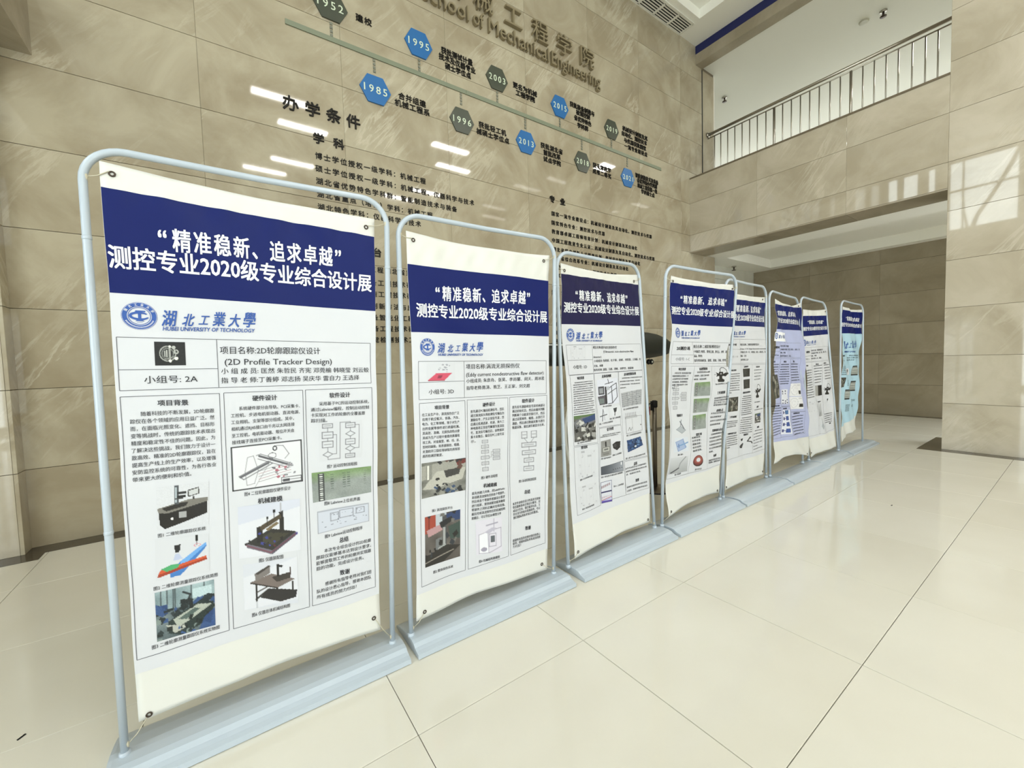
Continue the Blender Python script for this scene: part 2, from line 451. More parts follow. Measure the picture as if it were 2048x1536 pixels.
PRINT = [
(1,'H',[-0.0109,0.9567,0.9975,0.9577,0.9985,0.7828,-0.0136,0.7778],'navy'),
(2,'H',[0.0146,0.9184,1.0026,0.9214,1.0054,0.7493,0.0227,0.7491],'navy'),
(3,'H',[0.0065,0.9661,0.9941,0.96,1.006,0.7946,0.0134,0.801],'plum'),
(4,'H',[-0.005,0.9732,1.0082,0.9727,1.0495,0.8016,0.0141,0.8062],'navy'),
(5,'H',[0.0,0.971,1.0,0.969,1.0,0.833,0.0,0.836],'navy'),
(6,'H',[0.026,0.971,0.9349,0.9702,0.8601,0.822,0.0171,0.8164],'navy'),
(7,'H',[-0.0108,0.9562,0.9922,0.9552,0.999,0.8191,-0.017,0.8193],'navy'),
(8,'H',[0.0044,0.9783,0.9923,0.9751,0.9864,0.7957,-0.0057,0.8058],'navy'),
(1,'T',0.1545,0.8817,0.8375,0.8968,0.0421,'“精准稳新、追求卓越”','b','W'),
(1,'T',0.0051,0.8406,0.9806,0.8469,0.0403,'测控专业2020级专业综合设计展','b','W'),
(1,'E',[0.0294,0.738,0.1369,0.7417,0.0847,0.7644,0.0796,0.7153],None),
(1,'T',0.1492,0.7383,0.4736,0.7434,0.0292,'湖北工業大學','bi','B'),
(1,'T',0.1526,0.7193,0.4669,0.7226,0.008,'HUBEI UNIVERSITY OF TECHNOLOGY','bi','B'),
(1,'B',[0.0127,0.7007,0.972,0.7054,0.9716,0.6105,0.012,0.6061],'L'),
(1,'L',[0.3272,0.7021,0.3276,0.6082],'L'),
(1,'L',[0.0136,0.643,0.3265,0.645],'L'),
(1,'P',[0.1227,0.6945,0.2199,0.6952,0.2197,0.6515,0.1219,0.6507],'gears'),
(1,'T',0.0855,0.6249,0.256,0.626,0.0141,'小组号: 2A','','K'),
(1,'T',0.3368,0.6814,0.7324,0.6843,0.015,'项目名称:2D轮廓跟踪仪设计','','K'),
(1,'T',0.3519,0.6586,0.7837,0.6616,0.013,'(2D Profile Tracker Design)','s','K'),
(1,'T',0.3382,0.6403,0.9614,0.6421,0.0118,'小 组 成 员: 匡然 朱哲民 齐宪 邓莞榆 韩晓莹 刘云蛟','','K'),
(1,'T',0.3366,0.6217,0.9121,0.6244,0.0118,'指 导 老 师:丁善婷 邓志扬 吴庆华 雷自力 王选择','','K'),
(1,'B',[0.0118,0.5951,0.3283,0.5961,0.3228,0.1157,0.01,0.1164],'L'),
(1,'B',[0.3436,0.5968,0.6515,0.5982,0.6534,0.1129,0.339,0.1158],'L'),
(1,'B',[0.6626,0.5984,0.9739,0.5997,0.9791,0.1104,0.6667,0.1131],'L'),
(1,'T',0.1212,0.582,0.2207,0.5807,0.0108,'项目背景','b','K'),
(1,'R',0.0356,0.5635,0.3068,0.5629,0.033,0.4452,0.3044,0.4442,0.0085,['随着科技的不断发展，2D轮廓跟','踪仪在各个领域的应用日益广泛。然','而，在面临光照变化、遮挡、目标形','变等挑战时，传统的跟踪技术表现出','精度和稳定性不佳的问题。因此，为','了解决这些挑战，我们致力于设计一','款高效、精准的2D轮廓跟踪仪，旨在','提高生产线上的生产效率，以及增强','安防监控系统的可靠性，为各行各业','带来更大的便利和价值。'],2,'','K'),
(1,'P',[0.1029,0.4265,0.276,0.4251,0.2684,0.3413,0.0969,0.3459],'machine'),
(1,'T',0.0981,0.3352,0.2571,0.3346,0.0076,'图1 二维轮廓跟踪仪系统','','K'),
(1,'P',[0.088,0.3298,0.2667,0.3233,0.2622,0.2448,0.0821,0.2517],'bars'),
(1,'T',0.0735,0.238,0.2903,0.236,0.0076,'图2 二维轮廓测量跟踪仪系统简图','','K'),
(1,'P',[0.0759,0.2298,0.2762,0.2278,0.2739,0.1351,0.0754,0.1384],'lab'),
(1,'T',0.0582,0.131,0.2877,0.1289,0.008,'图3 二维轮廓测量跟踪仪系统实物图','','K'),
(1,'T',0.4482,0.584,0.5451,0.5844,0.0114,'硬件设计','b','K'),
(1,'R',0.3654,0.5643,0.6381,0.5643,0.3652,0.4961,0.6342,0.4989,0.0082,['系统硬件部分由导轨、PCI采集卡、','工控机、步进电机驱动器、直流电源、','工业相机、支架等部分组成。其中，','相机通过RJ45接口由千兆以太网连接','至工控机，电机驱动器、限位开关由','接线端子连接至PCI采集卡。'],2,'','K'),
(1,'P',[0.359,0.4873,0.6415,0.4903,0.6424,0.3968,0.3582,0.398],'drawing'),
(1,'T',0.4029,0.389,0.5884,0.3869,0.0084,'图4 二位轮廓跟踪仪硬件设计','','K'),
(1,'T',0.4524,0.3705,0.5521,0.3677,0.0116,'机械建模','b','K'),
(1,'P',[0.3752,0.3648,0.6257,0.3603,0.622,0.2472,0.3721,0.2584],'gantry'),
(1,'T',0.4476,0.2456,0.5467,0.2423,0.0085,'图5 仪器装配图','','K'),
(1,'P',[0.3854,0.244,0.6046,0.2341,0.6046,0.1301,0.3834,0.1486],'table'),
(1,'T',0.4117,0.1328,0.5681,0.1297,0.0085,'图6 仪器总体机械结构图','','K'),
(1,'T',0.7679,0.5846,0.8662,0.5846,0.0119,'软件设计','b','K'),
(1,'R',0.6841,0.5666,0.9578,0.5666,0.6834,0.5295,0.9565,0.5262,0.0087,['采用基于PC的运动控制系统，','通过Labview编程，控制运动控制','卡实现对工件的轮廓的全覆盖跟','踪扫描。'],2,'','K'),
(1,'P',[0.7174,0.5239,0.9197,0.5238,0.9165,0.4355,0.7175,0.4369],'flow'),
(1,'T',0.7514,0.4227,0.8947,0.4212,0.0085,'图7 运动控制流程图','','K'),
(1,'P',[0.6808,0.4126,0.966,0.4104,0.9655,0.3467,0.6837,0.345],'green'),
(1,'T',0.7352,0.3386,0.9075,0.3358,0.0089,'图8 Labview上位机界面','','K'),
(1,'P',[0.701,0.3234,0.9513,0.3219,0.9521,0.2761,0.7003,0.2732],'block'),
(1,'T',0.7326,0.2637,0.918,0.2638,0.009,'图9 Labview运动控制程序','','K'),
(1,'T',0.8002,0.2471,0.8446,0.2463,0.0122,'总结','b','K'),
(1,'R',0.689,0.2321,0.9601,0.2286,0.6889,0.1945,0.9589,0.1912,0.009,['本次专业综合设计的2D轮廓','跟踪仪能够基本达到设计要求，','能够提取到工件的轮廓并实现跟','踪的功能，完成设计任务。'],2,'','K'),
(1,'T',0.7988,0.1707,0.8474,0.1688,0.0123,'致谢','b','K'),
(1,'R',0.6881,0.1562,0.9576,0.1518,0.6867,0.1305,0.9567,0.1256,0.009,['感谢所有指导老师对我们团','队的设计悉心指导，感谢本团队','所有成员的努力付出！'],2,'','K'),
(2,'T',0.1614,0.8525,0.8322,0.8621,0.0391,'“精准稳新、追求卓越”','b','W'),
(2,'T',0.0373,0.8053,0.9838,0.8089,0.0362,'测控专业2020级专业综合设计展','b','W'),
(2,'E',[0.0483,0.7113,0.1382,0.7117,0.094,0.7343,0.0914,0.6887],None),
(2,'T',0.1539,0.7091,0.4759,0.7141,0.0254,'湖北工業大學','bi','B'),
(2,'T',0.1586,0.692,0.4734,0.6924,0.0064,'HUBEI UNIVERSITY OF TECHNOLOGY','bi','B'),
(2,'B',[0.037,0.6748,0.972,0.6738,0.9675,0.571,0.0349,0.5764],'L'),
(2,'L',[0.3317,0.6746,0.3277,0.5736],'L'),
(2,'L',[0.0337,0.6205,0.3295,0.6201],'L'),
(2,'P',[0.0864,0.6678,0.2687,0.6686,0.2667,0.6229,0.0839,0.6234],'redplate'),
(2,'T',0.094,0.5951,0.2552,0.5939,0.0131,'小组号: 3D','','K'),
(2,'T',0.3442,0.6592,0.7439,0.6595,0.0142,'项目名称:涡流无损探伤仪','','K'),
(2,'T',0.3433,0.6371,0.9438,0.6367,0.0114,'(Eddy current nondestructive flaw detector)','s','K'),
(2,'T',0.3427,0.6199,0.9497,0.6191,0.0114,'小组成员: 朱彦舟、张昊、李尚馨、闵天、周冰君','','K'),
(2,'T',0.3419,0.6002,0.827,0.5982,0.0113,'指导老师:陈涛、熊芝、王正家、刘文超','','K'),
(2,'B',[0.0351,0.5666,0.3311,0.5662,0.3272,0.0896,0.0311,0.0867],'L'),
(2,'B',[0.346,0.5673,0.6584,0.5656,0.6486,0.0911,0.3466,0.0896],'L'),
(2,'B',[0.6727,0.5663,0.9734,0.5654,0.9764,0.0909,0.6664,0.0911],'L'),
(2,'T',0.1273,0.5532,0.2224,0.5526,0.0107,'项目背景','b','K'),
(2,'R',0.0494,0.5364,0.2895,0.5339,0.0483,0.4273,0.2884,0.4236,0.0082,['在工业生产中，涡流探伤仪广泛','应用于航空航天、铁路、汽车、','电力、化工等领域，用于对生产','出的金属零部件进行质量检测。','其高效、准确、无损伤的特点使','其成为生产过程中重要的质量检','验工具。对金属管、棒、线、丝、','型材的缺陷，如表面裂纹、暗缝、','夹渣和开口裂纹等缺陷均具有较','高的检测灵敏度。'],0,'','K'),
(2,'P',[0.0418,0.4092,0.3273,0.4085,0.3275,0.3175,0.0417,0.3168],'rig'),
(2,'T',0.1066,0.2791,0.2416,0.2759,0.0079,'图1 涡流探伤平台','','K'),
(2,'P',[0.0587,0.2669,0.294,0.2657,0.2909,0.1339,0.0564,0.1331],'scope'),
(2,'T',0.1089,0.1135,0.2426,0.112,0.008,'图2 整体探伤系统','','K'),
(2,'T',0.46,0.5501,0.5563,0.5509,0.0115,'硬件设计','b','K'),
(2,'R',0.3697,0.5346,0.6253,0.5337,0.3667,0.4511,0.6239,0.4481,0.0084,['首先通过PC输出检测信号，然后','通过涡流探头将检测信号输出为','激励信号，产生正弦信号波，然','后通过低通滤波、检波、放大三','种电路将正弦信号解调为直流信','号，直流信号输出后，由数据采','集卡采集后，最后在PC上信号显','示。'],0,'','K'),
(2,'P',[0.4309,0.4513,0.6069,0.4474,0.6052,0.3555,0.428,0.3614],'flow2'),
(2,'T',0.4379,0.3439,0.5655,0.3411,0.0085,'图3 硬件流程图','','K'),
(2,'T',0.4531,0.3206,0.5593,0.3157,0.0117,'机械建模','b','K'),
(2,'R',0.3714,0.3039,0.6227,0.2986,0.3714,0.2322,0.6215,0.2268,0.0085,['首先创建几何体，用SolidWorks','来创建涡流探伤仪的各个零部件，','然后将各个零部件根据设计要求','进行组装，使用装配功能来确保','零部件之间的正确对位和连接。','最后完成涡流探伤仪的机械结构','建模后，可以导出3D模型文件'],0,'','K'),
(2,'P',[0.3997,0.2214,0.5954,0.2162,0.5977,0.1125,0.4042,0.1232],'cabinet'),
(2,'T',0.4235,0.1021,0.5787,0.0983,0.0086,'图4 机械结构建模图','','K'),
(2,'T',0.7677,0.5528,0.8669,0.5528,0.0123,'软件设计','b','K'),
(2,'R',0.691,0.5359,0.9543,0.5349,0.6904,0.4748,0.955,0.4739,0.0089,['首先信号激励和信号采样两部分','通过初始化后，然后由循环判断','判断两个功能是否能打开，然后','通过设置频率、幅值，从而打开','激励，然后通过数据采集卡进行','数据采集，最后波形被显示出来。'],0,'','K'),
(2,'P',[0.7373,0.46,0.9309,0.4577,0.9321,0.3323,0.7439,0.3373],'flow3'),
(2,'T',0.7468,0.3079,0.8918,0.3063,0.0091,'图5 运动控制流程图','','K'),
(2,'T',0.794,0.2713,0.8441,0.2693,0.0126,'总结','b','K'),
(2,'R',0.6877,0.2443,0.933,0.2407,0.6902,0.2022,0.9334,0.1991,0.0086,['本次专业综合设计的涡流无损探','伤仪能够基本达到设计要求，完','成设计任务。我们需求出发，又','符合当今的技术发展趋势，也让','我们团队的技术知识的需求。'],0,'','K'),
(2,'T',0.7937,0.159,0.8443,0.1564,0.0127,'致谢','b','K'),
(2,'R',0.6849,0.1333,0.9307,0.1264,0.6846,0.1142,0.9309,0.1069,0.0086,['感谢所有指导老师对我们的悉心','指导，感谢本团队所有成员的努','力付出！'],0,'','K'),
(3,'T',0.1471,0.8992,0.8244,0.899,0.0363,'“精准稳新、追求卓越”','b','W'),
(3,'T',0.0221,0.8569,0.983,0.8546,0.0351,'测控专业2020级专业综合设计展','b','W'),
(3,'E',[0.0493,0.7645,0.132,0.7641,0.0938,0.7866,0.0868,0.742],None),
(3,'T',0.1442,0.7609,0.4551,0.7619,0.0248,'湖北工業大學','bi','B'),
(3,'T',0.1481,0.7445,0.4516,0.7413,0.0056,'HUBEI UNIVERSITY OF TECHNOLOGY','bi','B'),
(3,'B',[0.0367,0.731,0.9775,0.7241,0.974,0.6201,0.0332,0.6296],'L'),
(3,'L',[0.3225,0.7292,0.3266,0.6289],'L'),
(3,'L',[0.0372,0.679,0.3206,0.6758],'L'),
(3,'P',[0.082,0.7274,0.25,0.726,0.2491,0.6794,0.0811,0.6819],'faint'),
(3,'T',0.0932,0.6552,0.2541,0.6524,0.0134,'小组号: 1D','','K'),
(3,'T',0.3304,0.7189,0.6296,0.7148,0.01,'项目名称:超声波无损探伤仪','','K'),
(3,'T',0.4623,0.7017,0.857,0.6964,0.0086,'(Ultrasonic non-destructive flaw','s','K'),
(3,'T',0.3317,0.6849,0.4303,0.6837,0.0082,'detector)','s','K'),
(3,'T',0.3362,0.6701,0.9618,0.6637,0.0094,'小组成员: 张勇超、杜子豪、胡睿、刘知富、王昊臻、余','','K'),
(3,'T',0.3333,0.6523,0.4464,0.6514,0.009,'贝弦、林鹏','','K'),
(3,'T',0.3309,0.6381,0.8445,0.6319,0.0093,'指导老师: 游霞、冯维、周敏、刘梦然、聂磊锋','','K'),
(3,'B',[0.0416,0.6282,0.3287,0.6247,0.3232,0.38,0.0597,0.3852],'L'),
(3,'B',[0.059,0.3808,0.3272,0.375,0.3394,0.1461,0.0582,0.1444],'L'),
(3,'B',[0.3358,0.6257,0.6457,0.6224,0.6315,0.4239,0.3427,0.4306],'L'),
(3,'B',[0.3469,0.427,0.6345,0.4207,0.6597,0.1487,0.3405,0.1532],'L'),
(3,'B',[0.6519,0.6222,0.9738,0.6187,0.9973,0.2737,0.6565,0.2828],'L'),
(3,'B',[0.6593,0.2785,0.9965,0.2695,0.9877,0.1426,0.6597,0.1487],'L'),
(3,'T',0.1251,0.6156,0.2121,0.6153,0.0102,'项目背景','b','K'),
(3,'R',0.0685,0.6017,0.3135,0.5996,0.0644,0.4952,0.3095,0.4908,0.0039,[BG[0],BG[1],BG[2],BG[3],BG[0],BG[1],BG[2],BG[3],BG[0],BG[1],BG[2],BG[3],BG[0],BG[1],BG[2]],2,'','K'),
(3,'P',[0.0644,0.489,0.3087,0.4845,0.3015,0.3925,0.0675,0.3981],'bench'),
(3,'T',0.0998,0.392,0.2453,0.3917,0.0059,'图1 整体实物装置图','','K'),
(3,'T',0.1367,0.374,0.204,0.3731,0.0114,'接线图','b','K'),
(3,'P',[0.0956,0.3651,0.299,0.3574,0.2994,0.2628,0.1017,0.2641],'faint'),
(3,'T',0.1131,0.262,0.2602,0.2629,0.006,'图2 上位机接线图','','K'),
(3,'P',[0.0834,0.2409,0.3108,0.2355,0.3111,0.159,0.0865,0.1671],'faint'),
(3,'T',0.1147,0.159,0.2545,0.1595,0.006,'图3 电机接线图','','K'),
(3,'T',0.4253,0.6121,0.5457,0.6114,0.0109,'总体结构图','b','K'),
(3,'P',[0.364,0.6019,0.6323,0.5999,0.6339,0.5047,0.3655,0.5095],'console'),
(3,'T',0.4184,0.5025,0.5266,0.5009,0.0058,'图4 总体结构图','','K'),
(3,'P',[0.3617,0.497,0.4847,0.495,0.4849,0.4466,0.3619,0.4497],'cross'),
(3,'P',[0.4985,0.4966,0.637,0.4951,0.6373,0.4568,0.499,0.4603],'tip'),
(3,'T',0.4943,0.4523,0.6329,0.4521,0.0063,'图6 探头装配图','','K'),
(3,'T',0.3526,0.4422,0.5298,0.4413,0.0062,'图5 十字滑台装配图','','K'),
(3,'T',0.4463,0.4163,0.534,0.4156,0.012,'信号处理','b','K'),
(3,'R',0.3537,0.4004,0.6227,0.3946,0.3528,0.3948,0.6216,0.3882,0.0043,['超声波信号经过探头和采集卡处理后经','过滤波放大显示在上位机的界面之中。'],2,'','K'),
(3,'P',[0.3584,0.3797,0.4868,0.3785,0.4835,0.3193,0.3569,0.3216],'probe'),
(3,'P',[0.4935,0.3682,0.6212,0.3658,0.6182,0.3287,0.499,0.3312],'blackbox'),
(3,'T',0.359,0.3152,0.4789,0.3124,0.0067,'图7 超声波探头','','K'),
(3,'T',0.5016,0.3163,0.623,0.3158,0.0068,'图8 工业相机','','K'),
(3,'P',[0.3558,0.2859,0.6389,0.2844,0.6373,0.2454,0.3587,0.2545],'panel'),
(3,'T',0.3606,0.2461,0.6223,0.2408,0.0068,'图9 探伤仪外观及接口面板图','','K'),
(3,'P',[0.3527,0.2278,0.4812,0.2261,0.4876,0.1433,0.3529,0.1503],'waves'),
(3,'T',0.5053,0.198,0.6322,0.1956,0.0068,'图10 二次处理波','','K'),
(3,'T',0.7208,0.61,0.8772,0.6094,0.0115,'运动控制系统','b','K'),
(3,'R',0.666,0.5966,0.9634,0.593,0.6657,0.5597,0.9628,0.5551,0.0053,['运动控制系统由上位机和运动控制卡以及伺','服电机和限位传感器共同组成，实现对探头','在平面内的自动扫描，并将扫描位置实时反','馈到系统中。'],2,'','K'),
(3,'P',[0.6754,0.5394,0.9547,0.5441,0.9526,0.4835,0.6745,0.4846],'tablepic'),
(3,'T',0.6875,0.4763,0.9113,0.4742,0.0066,'图11 运动控制系统硬件连接表','','K'),
(3,'P',[0.6922,0.462,0.963,0.4557,0.9531,0.3749,0.688,0.3784],'plot'),
(3,'T',0.7001,0.375,0.9268,0.3715,0.0066,'图12 运动控制系统接线图','','K'),
(3,'P',[0.6979,0.3626,0.9298,0.3566,0.9391,0.3129,0.6974,0.3095],'pcb'),
(3,'T',0.6755,0.2882,0.9553,0.2841,0.0066,'图13 基于PCI总线运动控制卡实物','','K'),
(3,'T',0.7805,0.2584,0.8278,0.2587,0.0127,'总结','b','K'),
(3,'R',0.6649,0.2493,0.9616,0.245,0.6734,0.2257,0.9668,0.2207,0.0071,['本次专业综合设计的超声波无','损探伤仪能够基本达到设计要','求，完成设计任务。'],0,'','K'),
(3,'T',0.8019,0.1903,0.8477,0.1909,0.0127,'致谢','b','K'),
(3,'R',0.6736,0.1761,0.9631,0.1707,0.6712,0.1626,0.9642,0.1557,0.0071,['感谢所有指导老师对我们的悉','心指导，感谢本团队所有成员'],0,'','K'),
(4,'T',0.1424,0.9094,0.8696,0.912,0.0346,'“精准稳新、追求卓越”','b','W'),
(4,'T',0.0175,0.8626,1.0188,0.8588,0.0336,'测控专业2020级专业综合设计展','b','W'),
(4,'E',[0.0549,0.77,0.1364,0.7704,0.0938,0.7917,0.097,0.7487],None),
(4,'T',0.1505,0.7675,0.4754,0.7706,0.0241,'湖北工業大學','bi','B'),
(4,'T',0.1563,0.7489,0.4685,0.749,0.0055,'HUBEI UNIVERSITY OF TECHNOLOGY','bi','B'),
(4,'B',[0.0276,0.7337,1.0391,0.7266,1.054,0.6283,0.0262,0.6429],'L'),
(4,'L',[0.3442,0.7315,0.3465,0.6389],'L'),
(4,'L',[0.0281,0.6794,0.3474,0.6757],'L'),
(4,'T',0.0838,0.7053,0.2921,0.7043,0.0161,'20测控1班','b','K'),
(4,'T',0.0842,0.6618,0.2801,0.6587,0.0139,'小组号: 1-C','','G'),
(4,'T',0.3573,0.7119,0.8571,0.7099,0.0147,'项目名称:二维影像测量仪设计','','K'),
(4,'T',0.3572,0.691,0.9996,0.6847,0.0124,'小组成员: 杨恩、黎炳立康、廖文达、刘晖、蒋','','K'),
(4,'T',0.3555,0.6716,0.5162,0.67,0.0112,'晶晶、廖欣怡','','K'),
(4,'T',0.3553,0.6515,0.9946,0.6449,0.0125,'指导老师:杨乾锋、游霞、周敏、冯维、刘梦然','','K'),
(4,'B',[0.0337,0.6323,0.3633,0.6268,0.355,0.152,0.0038,0.1589],'L'),
(4,'B',[0.3633,0.6268,0.692,0.6213,0.6857,0.1458,0.355,0.152],'L'),
(4,'B',[0.692,0.6213,1.0677,0.6149,1.0057,0.1406,0.6857,0.1458],'L'),
(4,'T',0.1355,0.6183,0.2411,0.6164,0.0116,'项目背景','b','K'),
(4,'R',0.0466,0.6037,0.3221,0.5979,0.0465,0.5411,0.3258,0.5363,0.0078,['本项目设计的二维影像测量仪利用','机器视觉和精密运动控制技术，可','以对各种零件的尺寸进行快速准确','的非接触测量，具有测量精度高、','速度快、自动化程度高等一系列的','优点。'],2,'','K'),
(4,'P',[0.0488,0.5575,0.2991,0.5525,0.3053,0.4417,0.0485,0.4492],'flow2'),
(4,'T',0.132,0.4217,0.2372,0.4185,0.0118,'机械设计','b','K'),
(4,'P',[0.048,0.4102,0.3156,0.4026,0.3162,0.3359,0.0396,0.3489],'assembly'),
(4,'P',[0.0694,0.3304,0.3011,0.3217,0.3131,0.2582,0.0693,0.2679],'bluebox'),
(4,'T',0.1476,0.2515,0.2318,0.2492,0.0077,'图2 测头','','K'),
(4,'P',[0.0225,0.2466,0.3197,0.2359,0.3352,0.1647,0.0188,0.1783],'arm'),
(4,'T',0.1186,0.1679,0.2245,0.1651,0.0078,'图3 机械臂','','K'),
(4,'T',0.4451,0.6134,0.6039,0.6125,0.0122,'运动控制系统','b','K'),
(4,'R',0.3779,0.5999,0.6562,0.597,0.3825,0.5686,0.6715,0.5662,0.0082,['运动控制系统采用Labview编写','控制程序，实现对三轴平台的精','确控制，完成自动测量。'],2,'','K'),
(4,'P',[0.4049,0.554,0.6497,0.5522,0.6726,0.4879,0.413,0.4925],'green'),
(4,'P',[0.4171,0.4813,0.6733,0.4758,0.6789,0.4123,0.4065,0.4197],'green'),
(4,'P',[0.4084,0.4078,0.6569,0.4039,0.6592,0.3372,0.4084,0.3433],'green'),
(4,'T',0.4763,0.3184,0.5858,0.3163,0.0127,'误差分析','b','K'),
(4,'R',0.3839,0.3098,0.5736,0.3041,0.3878,0.2517,0.586,0.2454,0.009,['机械误差；','光学误差；','测量误差；','标定误差；','温度误差。'],0,'','K'),
(4,'P',[0.3905,0.2348,0.6055,0.2249,0.6184,0.1668,0.3998,0.1767],'ring'),
(4,'T',0.4685,0.1609,0.5765,0.1568,0.0083,'图5 环形光源','','K'),
(4,'P',[0.7345,0.6176,1.041,0.6132,1.0603,0.5401,0.7382,0.5477],'camera'),
(4,'T',0.7632,0.5368,0.9941,0.5345,0.007,'图6 影像测量仪三维','','K'),
(4,'T',0.798,0.4949,0.965,0.4937,0.0131,'工作流程图','b','K'),
(4,'R',0.7536,0.4714,1.0382,0.4698,0.7619,0.4391,1.0506,0.4336,0.0085,['影像测量仪开机启动','启动并初始化各模块','将工件置于平台上','获取图像进行测量'],0,'','K'),
(4,'T',0.8305,0.4106,0.9481,0.4098,0.0133,'创新点','b','K'),
(4,'R',0.7474,0.3999,1.023,0.3958,0.748,0.3457,1.0418,0.3408,0.0085,['采用自动对焦算法','提高测量精度','采用多光源进行照明','提高图像质量'],0,'','K'),
(4,'T',0.7944,0.3166,1.0005,0.3106,0.0125,'光源的选择与设计','b','K'),
(4,'R',0.7346,0.3005,1.027,0.2936,0.736,0.2195,1.0338,0.2135,0.0086,['光源是影像测量系统','中的重要组成部分，','采用环形光源和同轴','光源相结合的方式，','可以获得清晰的图像','轮廓。'],1,'','K'),
(4,'T',0.8325,0.1947,0.8895,0.1949,0.0126,'致谢','b','K'),
(4,'R',0.7265,0.1798,0.9841,0.1729,0.7192,0.1698,0.9836,0.1619,0.0087,['感谢所有老师对我们的指','导和帮助，谢谢各位老师'],0,'','K'),
(5,'T',0.155,0.925,0.86,0.924,0.036,'“精准稳新、追求卓越”','b','W'),
(5,'T',0.025,0.879,0.985,0.877,0.035,'测控专业2020级专业综合设计展','b','W'),
(5,'E',[-0.0135,0.7976,0.1123,0.7979,0.0474,0.8142,0.0503,0.7814],None),
(5,'T',0.1204,0.7963,0.438,0.7987,0.0209,'湖北工業大學','bi','B'),
(5,'T',0.13,0.7791,0.4274,0.7792,0.0047,'HUBEI UNIVERSITY OF TECHNOLOGY','bi','B'),
(5,'B',[-0.1472,0.7684,1.0023,0.7629,1.0005,0.632,-0.1209,0.6458],'L'),
(5,'L',[0.3087,0.7663,0.3143,0.6406],'L'),
(5,'L',[-0.1275,0.7166,0.3098,0.7134],'L'),
(5,'T',-0.0081,0.7389,0.2065,0.7386,0.0112,'20测控1班','b','K'),
(5,'T',0.0128,0.6782,0.2364,0.6772,0.0113,'小组号: 1-D','','G'),
(5,'T',0.3178,0.7381,0.8042,0.7371,0.0118,'项目名称:二维影像测量仪设计','','K'),
(5,'T',0.3196,0.7164,0.9914,0.7126,0.0077,'(Design of 2D image measurement instrument)','s','K'),
(5,'R',0.3211,0.6991,0.9866,0.6943,0.3245,0.6592,0.9893,0.6523,0.0106,['小组成员:刘一凡、朱晓磊、胡志、黄永生、陈','靖国、王旭','指导老师:王泽'],0,'','K'),
(5,'B',[-0.0754,0.6402,0.3233,0.6337,0.3211,0.1492,-0.0041,0.1513],'L'),
(5,'B',[0.3233,0.6337,0.635,0.6287,0.6603,0.1459,0.3211,0.1492],'L'),
(5,'B',[0.635,0.6287,1.001,0.6247,1.0104,0.1459,0.6603,0.1459],'L'),
(5,'T',0.0816,0.6078,0.1967,0.6072,0.0094,'项目背景','b','K'),
(5,'R',0.0523,0.5896,0.2838,0.5879,0.0512,0.4943,0.2817,0.4918,0.005,[BG[0],BG[1],BG[2],BG[3],BG[0],BG[1],BG[2],BG[3],'发展趋势。'],2,'','K'),
(5,'P',[0.0379,0.4698,0.2631,0.4681,0.2696,0.3932,0.0367,0.3972],'desk'),
(5,'T',0.0721,0.3692,0.2414,0.3646,0.011,'工作流程图','b','K'),
(5,'R',0.0257,0.3477,0.274,0.3417,0.0188,0.3189,0.2659,0.3164,0.0055,['影像测量仪开机启动','启动并初始化各模块','将工件置于平台上','获取图像进行测量'],0,'','K'),
(5,'T',0.041,0.2843,0.2528,0.2794,0.0094,'光源的选择与设计','b','K'),
(5,'R',0.0099,0.2694,0.2764,0.2652,0.0092,0.2131,0.2751,0.2094,0.0055,['光源是影像测量系统','中的重要组成部分，','采用环形光源和同轴','光源相结合的方式，','可以获得清晰的图像','轮廓。'],0,'','K'),
(5,'T',0.4231,0.62,0.5403,0.6204,0.009,'运动控制系统','b','K'),
(5,'P',[0.3845,0.6104,0.5823,0.6095,0.5856,0.5662,0.388,0.5674],'dark'),
(5,'P',[0.3877,0.553,0.5887,0.5524,0.5858,0.5032,0.3874,0.5048],'dark'),
(5,'T',0.3658,0.4848,0.6053,0.4827,0.0096,'数据采集处理程序','b','K'),
(5,'R',0.3464,0.4652,0.6249,0.4622,0.3483,0.3682,0.6255,0.3668,0.0052,[BG[0],BG[1],BG[2],BG[3],BG[0],BG[1],BG[2],BG[3],BG[0],BG[1]],2,'','K'),
(5,'R',0.3455,0.3511,0.627,0.3467,0.3418,0.2714,0.6264,0.2665,0.0053,[BG[0],BG[1],BG[2],BG[3],BG[0],BG[1],BG[2],BG[3]],2,'','K'),
(5,'T',0.4333,0.2575,0.5345,0.2574,0.0115,'机械设计','b','K'),
(5,'P',[0.3377,0.2456,0.642,0.2389,0.6464,0.1804,0.3342,0.1895],'parts'),
(5,'T',0.7412,0.6145,0.8453,0.6145,0.0086,'误差分析','b','K'),
(5,'R',0.6868,0.5977,0.9239,0.5968,0.6999,0.5458,0.8884,0.5466,0.005,['机械误差；','光学误差；','测量误差；','标定误差；'],0,'','K'),
(5,'P',[0.7164,0.5194,0.9177,0.5207,0.918,0.4431,0.7105,0.4436],'camera'),
(5,'T',0.7237,0.4207,0.8763,0.4196,0.0059,'图6 影像测量仪','','K'),
(5,'T',0.779,0.393,0.8306,0.3941,0.0109,'总结','b','K'),
(5,'T',0.7153,0.3785,0.9637,0.3773,0.0055,'本次专业综合设计的二维影像','','K'),
(5,'P',[0.7284,0.3564,0.8926,0.3564,0.8891,0.3036,0.7207,0.3055],'bench'),
(5,'T',0.7871,0.2805,0.8432,0.2812,0.0109,'致谢','b','K'),
(5,'R',0.6783,0.2637,0.9592,0.2614,0.6747,0.1629,0.9655,0.165,0.0055,['感谢所有指导老师对我们的悉心','指导，感谢本团队所有成员的努','力付出！设计过程中遇到了很多','困难，在老师和同学们的帮助下','我们完成了设计任务，也收获了','很多专业知识。','在此向各位老师表示衷心感谢。'],2,'','K'),
